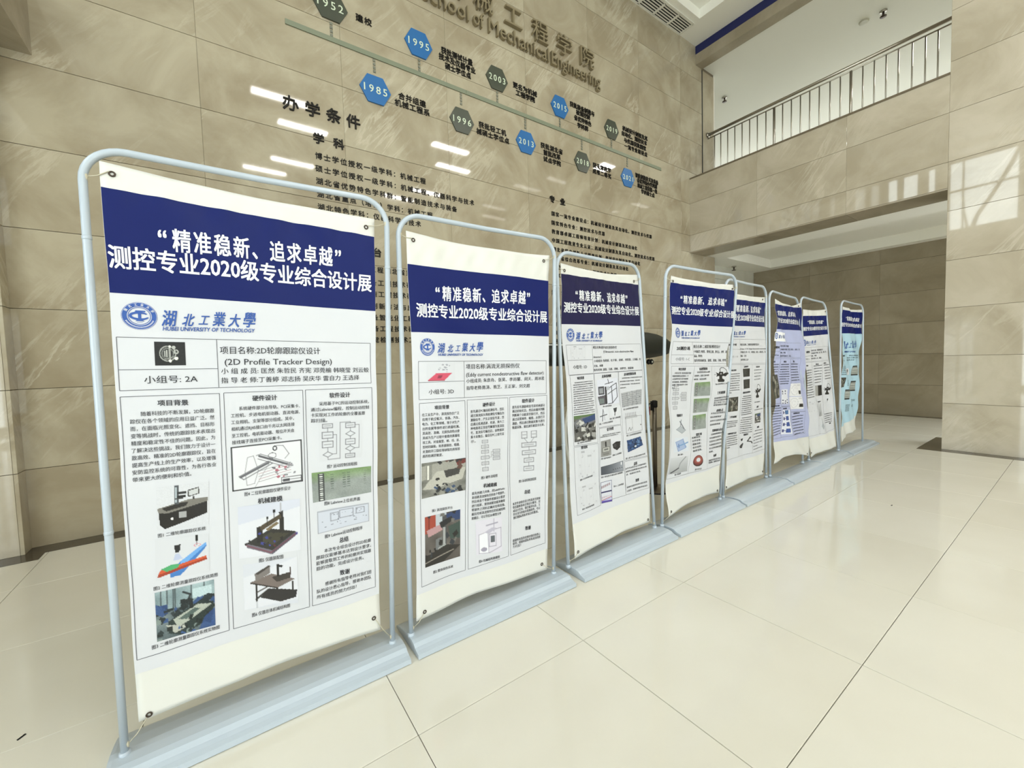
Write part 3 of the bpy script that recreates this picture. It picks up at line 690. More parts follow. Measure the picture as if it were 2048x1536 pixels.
(6,'T',0.0535,0.9162,0.7288,0.9165,0.0303,'“精准稳新、追求卓越”','b','W'),
(6,'T',0.0275,0.874,0.8693,0.8698,0.0304,'测控专业2020级专业综合设计展','b','W'),
(6,'F',[-0.0243,0.7991,0.3653,0.7988,0.3213,0.7441,-0.0537,0.7435],'white'),
(6,'E',[-0.028,0.7742,0.0571,0.7754,0.0126,0.7938,0.0161,0.7558],None),
(6,'T',0.0746,0.7717,0.3294,0.7733,0.022,'湖北工業大學','bi','B'),
(6,'B',[-0.0793,0.7341,0.8619,0.741,0.8314,0.6489,-0.0778,0.6436],'L'),
(6,'L',[0.1303,0.7346,0.1277,0.6449],'L'),
(6,'L',[-0.0766,0.681,0.1303,0.682],'L'),
(6,'T',-0.0493,0.7057,0.1102,0.7073,0.015,'20测控1班','b','K'),
(6,'T',-0.0438,0.6584,0.0817,0.6593,0.0119,'小组号: 3B','','K'),
(6,'R',0.1418,0.7148,0.8067,0.7208,0.1335,0.6549,0.7907,0.6582,0.0114,['项目名称:工件轮廓检测','小组成员:张振、李伟、王磊、陈杰、赵勇、吴','周涛、孙强','指导老师:雷自力、刘文超'],0,'','K'),
(6,'B',[-0.0669,0.6358,0.1486,0.637,0.1501,0.3658,-0.0536,0.365],'L'),
(6,'B',[0.1486,0.637,0.4652,0.6387,0.4583,0.3444,0.1729,0.3433],'L'),
(6,'B',[0.4763,0.6387,0.8466,0.6427,0.88,0.3022,0.4743,0.3049],'L'),
(6,'T',-0.0355,0.619,0.0339,0.6193,0.0111,'背景','b','K'),
(6,'T',0.2446,0.6202,0.3377,0.6206,0.0113,'硬件设计','b','K'),
(6,'T',0.5749,0.6228,0.6845,0.624,0.0116,'软件设计','b','K'),
(6,'R',-0.0762,0.6004,0.1295,0.6029,-0.0708,0.5571,0.1313,0.5582,0.0071,[BG[0],BG[1],BG[2],BG[3]],0,'','K'),
(6,'P',[-0.0744,0.5402,0.1182,0.5411,0.1377,0.4,-0.0389,0.3924],'desk'),
(6,'R',0.1763,0.6023,0.4183,0.6038,0.179,0.4828,0.4092,0.4846,0.0073,[BG[0],BG[1],BG[2],BG[3],BG[0],BG[1],BG[2],BG[3],BG[0]],0,'','K'),
(6,'R',0.4838,0.606,0.7899,0.6069,0.4732,0.5036,0.7663,0.5065,0.0074,[BG[0],BG[1],BG[2],BG[3],BG[0],BG[1],BG[2]],0,'','K'),
(6,'P',[0.1933,0.4476,0.4167,0.4476,0.4201,0.3574,0.1911,0.3591],'icons'),
(6,'P',[0.4608,0.4842,0.8059,0.4843,0.8017,0.402,0.4636,0.404],'circleplot'),
(6,'P',[0.4633,0.3999,0.8226,0.3984,0.8249,0.319,0.4758,0.3214],'circleplot'),
(6,'B',[-0.0534,0.3631,0.191,0.3651,0.2123,0.1506,-0.014,0.1489],'L'),
(6,'B',[0.1822,0.3411,0.4619,0.3402,0.4888,0.1553,0.2123,0.1527],'L'),
(6,'B',[0.4837,0.3018,0.8796,0.3009,0.8942,0.1566,0.5074,0.1567],'L'),
(6,'T',-0.0433,0.3511,0.1031,0.3513,0.0103,'系统设计原理','b','K'),
(6,'R',-0.0503,0.3354,0.1456,0.3378,-0.0079,0.1704,0.1945,0.1796,0.0064,[BG[0],BG[1],BG[2],BG[3],BG[0],BG[1],BG[2],BG[3],BG[0],BG[1],BG[2]],0,'','K'),
(6,'T',0.2323,0.3301,0.3508,0.3299,0.0097,'软件流程图','b','K'),
(6,'P',[0.1918,0.3208,0.4465,0.3199,0.4624,0.1687,0.212,0.1709],'bluefl'),
(6,'T',0.561,0.2927,0.7524,0.2929,0.01,'运动控制系统','b','K'),
(6,'R',0.5099,0.2731,0.8419,0.276,0.5264,0.1603,0.8658,0.1639,0.0067,[BG[0],BG[1],BG[2],BG[3],BG[0],BG[1],BG[2]],0,'','K'),
(7,'T',0.1465,0.9121,0.8468,0.9089,0.027,'“精准稳新、追求卓越”','b','W'),
(7,'T',-0.0014,0.8686,0.9644,0.8658,0.027,'测控专业2020级专业综合设计展','b','W'),
(7,'E',[-0.0326,0.7761,0.0886,0.7737,0.0349,0.7972,0.0206,0.7526],None),
(7,'T',0.1001,0.7753,0.4266,0.773,0.0227,'湖北工業大學','bi','B'),
(7,'T',0.1158,0.7562,0.4203,0.7569,0.0053,'HUBEI UNIVERSITY OF TECHNOLOGY','i','B'),
(7,'B',[-0.0301,0.7425,0.9857,0.7326,0.9744,0.6342,-0.0383,0.6459],'L'),
(7,'L',[0.2659,0.7398,0.2648,0.6426],'L'),
(7,'L',[-0.0376,0.6831,0.2568,0.6828],'L'),
(7,'T',0.0682,0.7114,0.2039,0.7096,0.015,'20测控1班','b','K'),
(7,'T',0.0529,0.6638,0.1788,0.6621,0.0127,'小组号: 3C','','G'),
(7,'R',0.2689,0.7168,0.9023,0.7142,0.2605,0.6617,0.8872,0.6566,0.0116,['项目名称:二维影像测量仪设计','小组成员:李峰、张宇、黄磊、周凯、吴昊','杨帆、郑凯','指导老师:王泽、杨乾锋'],0,'','K'),
(7,'B',[-0.0605,0.6428,0.2628,0.6369,0.393,0.1342,-0.0319,0.1399],'L'),
(7,'B',[0.2628,0.6369,0.6256,0.6321,0.594,0.128,0.3563,0.1366],'L'),
(7,'B',[0.6256,0.6321,0.9588,0.6274,0.9925,0.133,0.6074,0.1294],'L'),
(7,'T',0.0282,0.6195,0.1248,0.6183,0.0097,'项目背景','b','K'),
(7,'T',0.413,0.6182,0.5037,0.617,0.01,'硬件设计','b','K'),
(7,'T',0.7132,0.6169,0.832,0.6158,0.0102,'软件设计','b','K'),
(7,'R',-0.0462,0.5874,0.244,0.5841,-0.0391,0.4048,0.2457,0.4024,0.007,[BG[0],BG[1],BG[2],BG[3],BG[0],BG[1],BG[2],BG[3],BG[0],BG[1],BG[2],BG[3]],0,'','K'),
(7,'R',0.3308,0.6082,0.6116,0.6063,0.3286,0.4933,0.5779,0.4902,0.0068,[BG[0],BG[1],BG[2],BG[3],BG[0],BG[1],BG[2]],0,'','K'),
(7,'R',0.7068,0.6034,0.9736,0.6,0.6929,0.5065,0.956,0.5036,0.0065,[BG[0],BG[1],BG[2],BG[3],BG[0],BG[1]],0,'','K'),
(7,'P',[0.3469,0.4722,0.6031,0.4661,0.5934,0.3952,0.3416,0.3992],'halfdark'),
(7,'P',[0.6662,0.4751,0.9673,0.4677,0.9296,0.3867,0.6467,0.395],'camera'),
(7,'T',0.3958,0.3567,0.5249,0.3548,0.009,'机械设计','b','K'),
(7,'P',[0.3666,0.3468,0.5381,0.3413,0.5383,0.2532,0.373,0.2571],'arm'),
(7,'P',[0.3954,0.2486,0.5479,0.2444,0.5791,0.1566,0.4204,0.162],'assembly'),
(7,'P',[0.7296,0.368,0.8506,0.3645,0.8364,0.3324,0.7295,0.3354],'tip'),
(7,'P',[0.0012,0.3764,0.247,0.3686,0.2364,0.2995,0.0044,0.3056],'faint'),
(7,'R',0.6312,0.2572,0.9372,0.252,0.6337,0.197,0.9248,0.1937,0.0064,[BG[0],BG[1],BG[2],BG[3],BG[0]],0,'','K'),
(7,'T',0.7861,0.1832,0.8606,0.1825,0.01,'致谢','b','K'),
(8,'T',0.1591,0.9146,0.8459,0.9098,0.0323,'“精准稳新、追求卓越”','b','W'),
(8,'T',0.015,0.8704,0.9816,0.8604,0.0302,'测控专业2020级专业综合设计展','b','W'),
(8,'T',0.1293,0.7169,0.7641,0.7113,0.0603,'湖北工業大學','bi','B'),
(8,'T',0.1215,0.6676,0.7177,0.655,0.012,'HUBEI UNIVERSITY OF TECHNOLOGY','bi','B'),
(8,'T',-0.0031,0.6398,0.1544,0.6366,0.0115,'20测控','b','K'),
(8,'T',0.0291,0.6043,0.1302,0.6021,0.0107,'3A','','K'),
(8,'R',0.271,0.6348,0.9162,0.6197,0.2766,0.601,0.8953,0.5847,0.0097,['项目名称:超声波测厚','小组成员:王刚、李明、周杰','指导老师:王泽'],3,'','K'),
(8,'T',0.0622,0.5664,0.1059,0.5657,0.0083,'背景','','K'),
(8,'R',0.0056,0.5562,0.1811,0.5519,-0.0032,0.5015,0.1746,0.4959,0.0066,[BG[0],BG[1],BG[2],BG[3],BG[0]],0,'','K'),
(8,'P',[0.2278,0.5376,0.4094,0.5326,0.4352,0.4822,0.242,0.4866],'tip'),
(8,'P',[0.6068,0.5446,0.8289,0.5407,0.8049,0.4605,0.5469,0.4705],'phone'),
(8,'P',[-0.0211,0.4795,0.1606,0.4735,0.146,0.4033,-0.0134,0.4048],'desk'),
(8,'R',0.2468,0.4447,0.4293,0.438,0.2346,0.4108,0.4371,0.4022,0.0051,[BG[0],BG[1],BG[2],BG[3]],0,'','K'),
(8,'P',[0.5616,0.4261,0.7994,0.4162,0.7977,0.3343,0.5127,0.3494],'phone'),
(8,'P',[0.2107,0.38,0.4067,0.371,0.3971,0.2934,0.1974,0.3043],'phone'),
(8,'R',0.5221,0.2797,0.8326,0.263,0.5247,0.2692,0.8362,0.2521,0.0053,[BG[0],BG[1]],0,'','K'),
(8,'R',0.2421,0.2592,0.4527,0.2489,0.2507,0.2113,0.4439,0.2038,0.0051,[BG[0],BG[1],BG[2],BG[3],BG[0],BG[1]],0,'','K'),
(8,'R',0.5129,0.2394,0.7935,0.2235,0.5155,0.2289,0.797,0.2127,0.0048,[BG[0],BG[1]],0,'','K'),
(8,'P',[-0.0066,0.2744,0.0814,0.2697,0.0794,0.2294,-0.002,0.2331],'dark'),
(1,'G',0.0333,0.9822),
(1,'G',0.9594,0.9774),
(1,'G',0.0344,0.0073),
(2,'G',0.0404,0.9808),
(2,'G',0.9556,0.9816),
(2,'G',0.0506,0.0173),
(2,'G',0.9485,0.024),
(3,'G',0.0386,0.9782),
(3,'G',0.939,0.9727),
(3,'G',0.0373,0.0192),
(3,'G',0.9665,0.0122),
(4,'G',0.0303,0.9797),
(4,'G',0.9714,0.9791),
(4,'G',0.0465,0.0166),
(4,'G',0.956,0.0132),
(5,'G',0.9279,0.9868),
(5,'G',0.0177,0.0138),
(5,'G',0.9752,0.0195),
(6,'G',0.8883,0.9815),
(6,'G',0.9364,0.0137),
(7,'G',0.9609,0.9846),
(7,'G',0.019,0.029),
(1,'G',0.965,0.035),
]

# ================================================================== THE ROOM
ZJ = [0.0] + [ZW(z) for z in (0.602, 1.19, 1.772, 2.348, 2.942, 3.53, 4.11, 4.695, 5.28, 5.865, 6.45)] + [ZW(7.03)]
ZC = ZJ[-1]
G = 0.0018                                    # half a joint
GV = 0.0007                                   # half a vertical joint, tighter
PT = 0.022                                    # panel thickness


def panels(parent, axis, plane, sign, us, zs, material, keep=None, name='panel'):
    """wall panels on a plane; axis 'y': plane y=const along x; sign = side the panels stick out to"""
    for i in range(len(us) - 1):
        for j in range(len(zs) - 1):
            if keep and not keep((us[i] + us[i + 1]) / 2, (zs[j] + zs[j + 1]) / 2):
                continue
            a, b = us[i] + GV, us[i + 1] - GV
            c, d = zs[j] + G, zs[j + 1] - G
            if axis == 'y':
                slab(name, (a, plane, c), (b, plane - sign * PT, d), material, parent)
            else:
                slab(name, (plane, a, c), (plane - sign * PT, b, d), material, parent)


# floor: base slab, tiles, dark border
XL, YF = -4.0, -9.0
floor = box('floor', (XL - 0.4, YF - 0.3, -0.2), (11.4, 5.6, -0.012), M_GROUT); tag(floor, kind='structure')
for i in range(-6, 14):
    for j in range(-13, 6):
        x0, y0 = 0.492 + 0.8 * i, 1.327 + 0.8 * (j - 1)
        if i < -4 and j < -3:
            continue
        if j < -5 and (i + j) > 99:
            continue
        if x0 > 7.0 and not (-3.0 < y0 < 5):
            continue
        slab('tile', (x0 + 0.0013, y0 + 0.0013, -0.012), (x0 + 0.7987, y0 + 0.7987, 0.0), M_FLOOR, floor)
far = boxes('tile', [((XL - .1, YF, -0.0125), (-3.51, -1.87, -0.001))], M_FLOOR, floor)
# dark border: along the back wall, round the pilaster, along the right wall and round its jamb
YS, XS = YB - 0.175, XR - 0.17
XPIL = -1.255
T1 = 0.0016


def strip(name, rects):
    o = boxes(name, [((a, b, -0.004), (c, d, T1)) for a, b, c, d in rects], M_DARK)
    return tag(o, kind='structure')


strip('trim_1', [(XPIL + 0.13, YS, XR + 0.9, YB), (XL, YS - 0.135, XPIL + 0.13, YB)])
JY = 1.105 * KS
strip('trim_2', [(XS, YF, XR, JY), (XS, JY, XR + 0.95, JY + 0.20)])
strip('trim_3', [(10.62, -0.7, 10.80, 4.93)])

# back wall with the timeline (panels 1.18 x 0.59)
XJ = [-0.03 * KS + 1.18 * KS * k for k in range(-1, 7)]
XEND = 8.2 * KS
wall_back = boxes('wall_back', [((XL - 0.3, YB + PT - 0.004, -0.1), (7.765 * KS, YB + 0.45, ZC + 0.5)),
                                ((7.765 * KS, YB + PT - 0.004, -0.1), (XEND, YB + 0.45, ZW(3.22))),
                                ((7.79 * KS, YB + PT - 0.004, ZW(3.22)), (XEND, YB + 0.45, ZC + 0.4))], M_JOINT)
tag(wall_back, kind='structure')
bx = [XPIL + 0.006] + XJ[1:] + [XJ[-1] + 1.18 * KS]
bx = [XPIL] + [x for x in XJ if x > XPIL + 0.1]
panels(wall_back, 'y', YB + PT, 1, bx, ZJ, M_WALL)
zl = [z for z in ZJ if z < ZW(3.22)] + [ZW(3.22)]
panels(wall_back, 'y', YB + PT, 1, [bx[-1], XEND], zl, M_WALL)
zu = [ZW(3.22)] + [z for z in ZJ if z > ZW(3.3)]
panels(wall_back, 'y', YB + PT, 1, [bx[-1], 7.755 * KS], zu, M_WALL)
panels(wall_back, 'y', YB + PT + 0.012, 1, [7.80 * KS, XEND], [ZW(4.5), ZW(6.7)], M_WALL)
# pilaster at the far left: front face nearer than the wall
pil = box('trim_4', (XL, YB - 0.115, 0), (XPIL, YB + PT, ZC), M_JOINT); tag(pil, kind='structure')
panels(pil, 'y', YB - 0.115, 1, [XL, XL + 1.2, XPIL], ZJ, M_WALLB)
for j in range(len(ZJ) - 1):
    slab('panel', (XPIL, YB - 0.115 - PT + 0.002, ZJ[j] + G), (XPIL + PT, YB - 0.001, ZJ[j + 1] - G), M_WALL, pil)
# beam running from the back wall over the left edge
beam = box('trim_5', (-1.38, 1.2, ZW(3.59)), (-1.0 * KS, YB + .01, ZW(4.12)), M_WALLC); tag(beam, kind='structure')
ZBM = ZW(3.59)

# right wall: solid part, lintel with the balcony parapet above the wide opening
OT = ZW(3.222); SILL = ZW(4.565)
wall_right = boxes('wall_right', [((XR + PT - 0.004, YF, -0.1), (XR + 0.52, JY - 0.021, ZC + 0.5)),
                                  ((XR + PT - 0.004, JY - 0.002, OT + 0.002), (XR + 0.52, YB + 0.4, SILL - 0.002))], M_JOINT)
tag(wall_right, kind='structure')
YJ = [JY, (4.46 - 2.36) * KS, (4.46 - 1.18) * KS, YB]
YJR = [YF + 0.2 + 1.18 * KS * 0] + [JY - 1.18 * KS * k for k in range(8, -1, -1)]
panels(wall_right, 'x', XR + PT, 1, YJR, ZJ, M_WALLB)
zz = [OT] + [z for z in ZJ if OT + 0.05 < z < SILL - 0.05] + [SILL]
panels(wall_right, 'x', XR + PT, 1, YJ, zz, M_WALLB)
# underside of the lintel and jamb faces
for k in range(len(YJ) - 1):
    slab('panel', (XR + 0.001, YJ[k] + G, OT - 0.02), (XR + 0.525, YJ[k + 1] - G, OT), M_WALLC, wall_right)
for j in range(len(ZJ) - 1):
    if ZJ[j + 1] <= OT + 0.2 or ZJ[j] > SILL - 0.1:
        slab('panel', (XR + 0.023, JY - 0.022, ZJ[j] + G), (XR + 0.52, JY - 0.001, min(ZJ[j + 1] - G, 99)), M_WALLB, wall_right)
# parapet capping
cap = box('trim_6', (XR - 0.004, JY, SILL - 0.002), (XR + 1.0, YB - .002, SILL + 0.012), M_WALLC); tag(cap, kind='structure')
cove = box('trim_7', (XR - 0.008, JY, SILL - 0.012), (XR + 0.01, YB - .003, SILL + 0.014), M_JOINT); tag(cove, kind='structure')

# corridor beyond the opening
XCB = 10.65 * KS; YCS = 4.86 * KS
wc = box('wall_corridor', (XCB + PT - 0.004, -0.8, -0.1), (XCB + 0.4, YCS + 0.4, 3.9), M_JOINT); tag(wc, kind='structure')
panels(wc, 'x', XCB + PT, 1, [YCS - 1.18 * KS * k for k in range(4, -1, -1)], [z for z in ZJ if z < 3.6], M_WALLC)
ws = box('wall_corridor_side', (XR + 0.53, YCS, -0.1), (XCB + 0.3, YCS + 0.3, 3.9), M_JOINT); tag(ws, kind='structure')
panels(ws, 'y', YCS, 1, [XR + 0.53, XR + 0.53 + 1.2, XR + 0.53 + 2.4, XCB], [z for z in ZJ if z < 3.6], M_PALE)
# corridor ceiling with a sunk tray
cz = OT + 0.002; cth = 0.62
tx0, tx1, ty1 = 8.47 * KS, 10.4 * KS, 4.36 * KS
cc = boxes('ceiling_corridor', [((XR + 0.52, -0.8, cz), (tx0, YCS, cz + cth)), ((tx1, -0.8, cz), (XCB, YCS, cz + cth)),
                                ((tx0, ty1, cz), (tx1, YCS, cz + cth)), ((tx0, -0.8, cz), (tx1, -0.5, cz + cth)),
                                ((tx0 - .01, -0.5, cz + 0.19), (tx1 + .01, ty1 + .01, cz + cth))], M_CEIL)
tag(cc, kind='structure')
# unseen corridor end wall, pulled close; its window is added to brighten the corridor
ce = boxes('wall_corridor_end', [((XR + 0.5, -0.8, -0.1), (8.0, -0.6, 3.9)), ((10.6, -0.8, -0.1), (XCB + 0.2, -0.6, 3.9)),
                                 ((8.0, -0.8, -0.1), (10.6, -0.6, 0.15)), ((8.0, -0.8, 3.1), (10.6, -0.6, 3.9))], M_PLASTER2)
tag(ce, kind='structure')
wcr = box('wall_corridor_near', (XR + 0.5, -0.8, -0.1), (XR + 0.56, JY - 0.01, OT), M_PLASTER2); tag(wcr, kind='structure')

# upper hall behind the balcony
uc = box('ceiling_upper', (7.775 * KS, -0.8, ZW(6.75)), (13.4, 10.5, ZW(6.75) + 0.3), M_PLASTER); tag(uc, kind='structure')
uf = box('floor_upper', (XR + 0.52, -0.8, cz + cth), (13.4, 10.5, SILL - 0.02), M_PLASTER2); tag(uf, kind='structure')
UX = 13.3
ZU0, ZU1 = SILL + 0.2, ZW(6.75)
uw = boxes('wall_upper_far', [((UX, -0.8, SILL - 0.1), (UX + 0.2, 10.5, 5.2)), ((UX, -0.8, 6.0), (UX + 0.2, 10.5, ZU1)),
                              ((UX, -0.8, SILL), (UX + 0.2, 0.0, ZU1)), ((UX, 9.0, SILL), (UX + 0.2, 10.5, ZU1))], M_PLASTER)
tag(uw, kind='structure')
us = boxes('wall_upper_side', [((7.9, 10.3, SILL - 0.1), (13.4, 10.5, ZU1)), ((XEND, YB + 0.02, SILL - 0.1), (XEND + 0.05, 10.5, ZU1)),
                               ((XR + 0.5, -0.9, SILL - 0.1), (13.4, -0.8, ZU1))], M_PLASTER)
tag(us, kind='structure')

# ceiling of the hall: border, sunk tray, beam over the balcony with a navy strip
tX1, tY1, tX0, tY0 = 7.01 * KS, 4.06 * KS, -3.4, -8.2
XBM = 7.555 * KS
ce0 = boxes('ceiling', [((XL - .3, tY1, ZC), (XBM, YB + 0.1, ZC + 0.5)), ((XL - .3, YF - .3, ZC), (XBM, tY0, ZC + 0.5)),
                        ((tX1, tY0, ZC), (XBM, tY1, ZC + 0.5)), ((XL - .3, tY0, ZC), (tX0, tY1, ZC + 0.5)),
                        ((tX0 - .01, tY0 - .01, ZC + 0.16), (tX1 + .01, tY1 + .01, ZC + 0.5))], M_CEIL)
tag(ce0, kind='structure')
bm_ = boxes('trim_8', [((XBM, JY, ZW(6.70)), (7.77 * KS, YB - 0.001, ZC + 0.4))], M_WALLC); tag(bm_, kind='structure')
bm2 = boxes('trim_9', [((XBM - 0.006, JY, ZW(6.885)), (XBM + 0.002, YB - 0.002, ZC - 0.002))], M_NAVY); tag(bm2, kind='structure')
gap = boxes('trim_10', [((7.76 * KS, YB + 0.006, SILL), (7.80 * KS, YB + 0.03, ZW(6.69)))], M_BLACK); tag(gap, kind='structure')

# left wall: tall glazing low, windows high
WY0, WY1 = -5.9, 1.3
wl_parts = [((XL - 0.25, YF, -0.1), (XL, WY0, ZC)), ((XL - 0.25, WY1, -0.1), (XL, YB, 4.93)), ((XL - 0.25, WY0, 3.05), (XL, WY1, 4.93)),
            ((XL - 0.25, WY0, 7.02), (XL, YB, ZC + .2)), ((XL - 0.25, WY0, -0.1), (XL, WY1, 0.05))]
PANES = [(-5.8, -4.4), (-4.1, -1.6), (-1.2, 1.15), (1.42, 2.84), (3.12, 3.32), (3.52, 3.92), (4.02, 4.30)]
PZ = [(4.93, 7.02), (4.93, 7.02), (4.93, 7.02), (4.93, 7.02), (6.2, 7.02), (6.2, 7.02), (6.2, 7.02)]
ye = [WY0] + [q for p_ in PANES for q in p_] + [YB]
for k in range(0, len(ye), 2):
    wl_parts.append(((XL - 0.25, ye[k], 4.93), (XL, ye[k + 1], 7.02)))
wl_parts.append(((XL - 0.25, 3.12, 4.93), (XL, 4.3, 6.2)))
wl = boxes('wall_left', wl_parts, M_WALLB); tag(wl, kind='structure')
for k, ((a, b), (c, d)) in enumerate(zip(PANES, PZ)):
    w_ = empty('window_%d' % (k + 1), (XL - 0.12, (a + b) / 2, c)); tag(w_, kind='structure')
    rel = tuple(w_.location)
    bars = [((XL - .15, a, c), (XL - .09, a + .03, d)), ((XL - .15, b - .03, c), (XL - .09, b, d)), ((XL - .15, a, c), (XL - .09, b, c + .03)), ((XL - .15, a, d - .03), (XL - .09, b, d))]
    if b - a > 1:
        zm = c + (d - c) * 0.56
        bars += [((XL - .15, a, zm), (XL - .09, b, zm + .05)), ((XL - .15, b - 0.33, c), (XL - .09, b - 0.29, d))]
    boxes('window_frame', bars, M_BLACK, w_, rel)
    box('pane', (XL - .125, a, c), (XL - .115, b, d), M_GLASS, w_, rel)
wf = empty('window_8', (XL - 0.12, (WY0 + WY1) / 2, 0.05)); tag(wf, kind='structure')
rel = tuple(wf.location)
bars = []
for k in range(9):
    y = WY0 + (WY1 - WY0) * k / 8
    bars.append(((XL - .16, y - .03, .05), (XL - .08, y + .03, 3.05)))
bars += [((XL - .16, WY0, .05), (XL - .08, WY1, .13)), ((XL - .16, WY0, 2.25), (XL - .08, WY1, 2.31)), ((XL - .16, WY0, 2.98), (XL - .08, WY1, 3.05))]
boxes('window_frame', bars, M_STEEL, wf, rel)
box('pane', (XL - .125, WY0, .05), (XL - .115, WY1, 3.05), M_GLASS, wf, rel)
wfr = boxes('wall_front', [((XL - 0.25, YF - 0.25, -0.1), (-2.8, YF, ZC + 0.2)), ((5.4, YF - 0.25, -0.1), (XR + 0.3, YF, ZC + 0.2)), ((-2.8, YF - 0.25, -0.1), (5.4, YF, 0.1)),
                           ((-2.8, YF - 0.25, 3.1), (5.4, YF, 5.0)), ((-2.8, YF - 0.25, 7.0), (5.4, YF, ZC + 0.2)), ((-2.8, YF - 0.25, 0.1), (0.0, YF, 3.1))], M_WALLB)
tag(wfr, kind='structure')
for wi, (xa, xb, za, zb_, nn) in enumerate(((-2.8, 5.4, 5.0, 7.0, 7), (0.0, 5.4, 0.1, 3.1, 5))):  # unseen front windows, added to brighten banners, walls and ceiling
    w_ = empty('window_%d' % (9 + wi), ((xa + xb) / 2, YF - 0.1, za)); tag(w_, kind='structure')
    rel = tuple(w_.location)
    bars = [((xa + (xb - xa) * q / nn - .03, YF - .14, za), (xa + (xb - xa) * q / nn + .03, YF - .07, zb_)) for q in range(nn + 1)]
    bars += [((xa, YF - .14, za), (xb, YF - .07, za + .05)), ((xa, YF - .14, zb_ - .05), (xb, YF - .07, zb_))]
    boxes('window_frame', bars, M_STEEL, w_, rel)
    box('pane', (xa, YF - .11, za), (xb, YF - .10, zb_), M_GLASS, w_, rel)

# ------------------------------------------------------------------ ceiling fittings
LG = 'slim light panels on the hall ceiling'
proto = empty('ceiling_light', (0, 0, 0))
boxes('frame', [((-.56, -.13, 0), (.56, -.11, .09)), ((-.56, .11, 0), (.56, .13, .09)), ((-.56, -.11, 0), (-.54, .11, .09)), ((.54, -.11, 0), (.56, .11, .09)), ((-.54, -.11, .03), (.54, .11, .09))], M_PLASTER, proto)
box('diffuser', (-.54, -.11, 0.004), (.54, .11, .03), M_LAMP, proto)


def copy_tree(o, parent=None):
    c = o.copy(); scene.collection.objects.link(c); c.parent = parent
    for ch in list(o.children):
        copy_tree(ch, c)
    return c


first = True
for bi in (0, 1):
    for bj in (0,):
        for (x, y) in ((1.34, -1.25), (1.92, -2.22), (1.95, -4.24), (1.34, -5.17)):
            X_, Y_ = (x + 4.03 * bi) * KS, y * KS
            if not (XL + .7 < X_ < 6.9):
                continue
            o = proto if first else copy_tree(proto)
            first = False
            o.location = (X_, Y_, ZC + 0.005)
            tag(o, 'slim white rectangular light panel on the hall ceiling, seen mirrored in the marble wall', 'ceiling light', LG)
sq = empty('ceiling_light', (9.27 * KS, 0.67 * KS, ZW(6.72)))
boxes('frame', [((-.26, -.21, 0), (.26, -.2, .03)), ((-.26, .2, 0), (.26, .21, .03)), ((-.26, -.2, 0), (-.25, .2, .03)), ((.25, -.2, 0), (.26, .2, .03))], M_PLASTER, sq)
box('diffuser', (-.25, -.2, 0.004), (.25, .2, .03), M_LAMP, sq)
tag(sq, 'squarish light panel on the upper hall ceiling behind the balcony', 'ceiling light')

# air grille beside the back wall
vx0, vx1, vy0, vy1 = 4.3 * KS, 7.02 * KS, 4.19 * KS, 4.44 * KS
vent = empty('air_vent', ((vx0 + vx1) / 2, (vy0 + vy1) / 2, ZC)); rel = tuple(vent.location)
tag(vent, 'long white slatted air grille set in the ceiling border', 'air vent')
box('backing', (vx0, vy0, ZC - 0.002), (vx1, vy1, ZC - 0.0005), M_BLACK, vent, rel)
nsec = 7
secw = (vx1 - vx0) / nsec
for k in range(nsec + 1):
    x = vx0 + secw * k
    box('divider', (x - .018, vy0, ZC - .016), (x + .018, vy1, ZC - .002), M_PLASTER, vent, rel)
boxes('frame', [((vx0, vy0 - .03, ZC - .016), (vx1, vy0 + .012, ZC)), ((vx0, vy1 - .012, ZC - .016), (vx1, vy1 + .03, ZC))], M_PLASTER, vent, rel)
for s in range(1, 6):
    y = vy0 + (vy1 - vy0) * s / 6
    box('slat', (vx0, y - .008, ZC - .012), (vx1, y + .008, ZC - .002), M_PLASTER, vent, rel)

# sprinklers and smoke detector
spr = empty('sprinkler', (0, 0, 0))
lathe('escutcheon', [(.001, 0), (.035, 0), (.03, -.012), (.001, -.012)], M_STEEL, spr, 16)
lathe('nozzle', [(.001, -.01), (.012, -.01), (.01, -.045), (.004, -.05), (.03, -.055), (.03, -.06), (.001, -.062)], M_GROM, spr, 12)
SP = [((9.085, 4.716), 6.75, 'pendent sprinkler on the upper hall ceiling near the column'), ((9.07, 2.14), 6.75, 'pendent sprinkler on the upper hall ceiling beside the smoke detector'),
      ((9.414, 4.69), 3.222, 'pendent sprinkler on the corridor ceiling by the pale side wall'), ((8.75, 1.93), 3.405, 'pendent sprinkler in the sunk tray of the corridor ceiling near the jamb')]
for k, ((x, y), z, lab) in enumerate(SP):
    o = spr if k == 0 else copy_tree(spr)
    o.location = (x * KS, y * KS, ZW(z)); o.scale = (1.5, 1.5, 1.5)
    tag(o, lab, 'sprinkler')
sd = empty('smoke_detector', (9.067 * KS, 2.384 * KS, ZW(6.75)))
lathe('base', [(.001, 0), (.07, 0), (.07, -.012), (.001, -.012)], M_PLASTER2, sd, 24)
lathe('head', [(.055, -.012), (.06, -.03), (.04, -.05), (.001, -.052)], M_PLASTER, sd, 24)
tag(sd, 'round pale smoke detector on the upper hall ceiling', 'smoke detector')

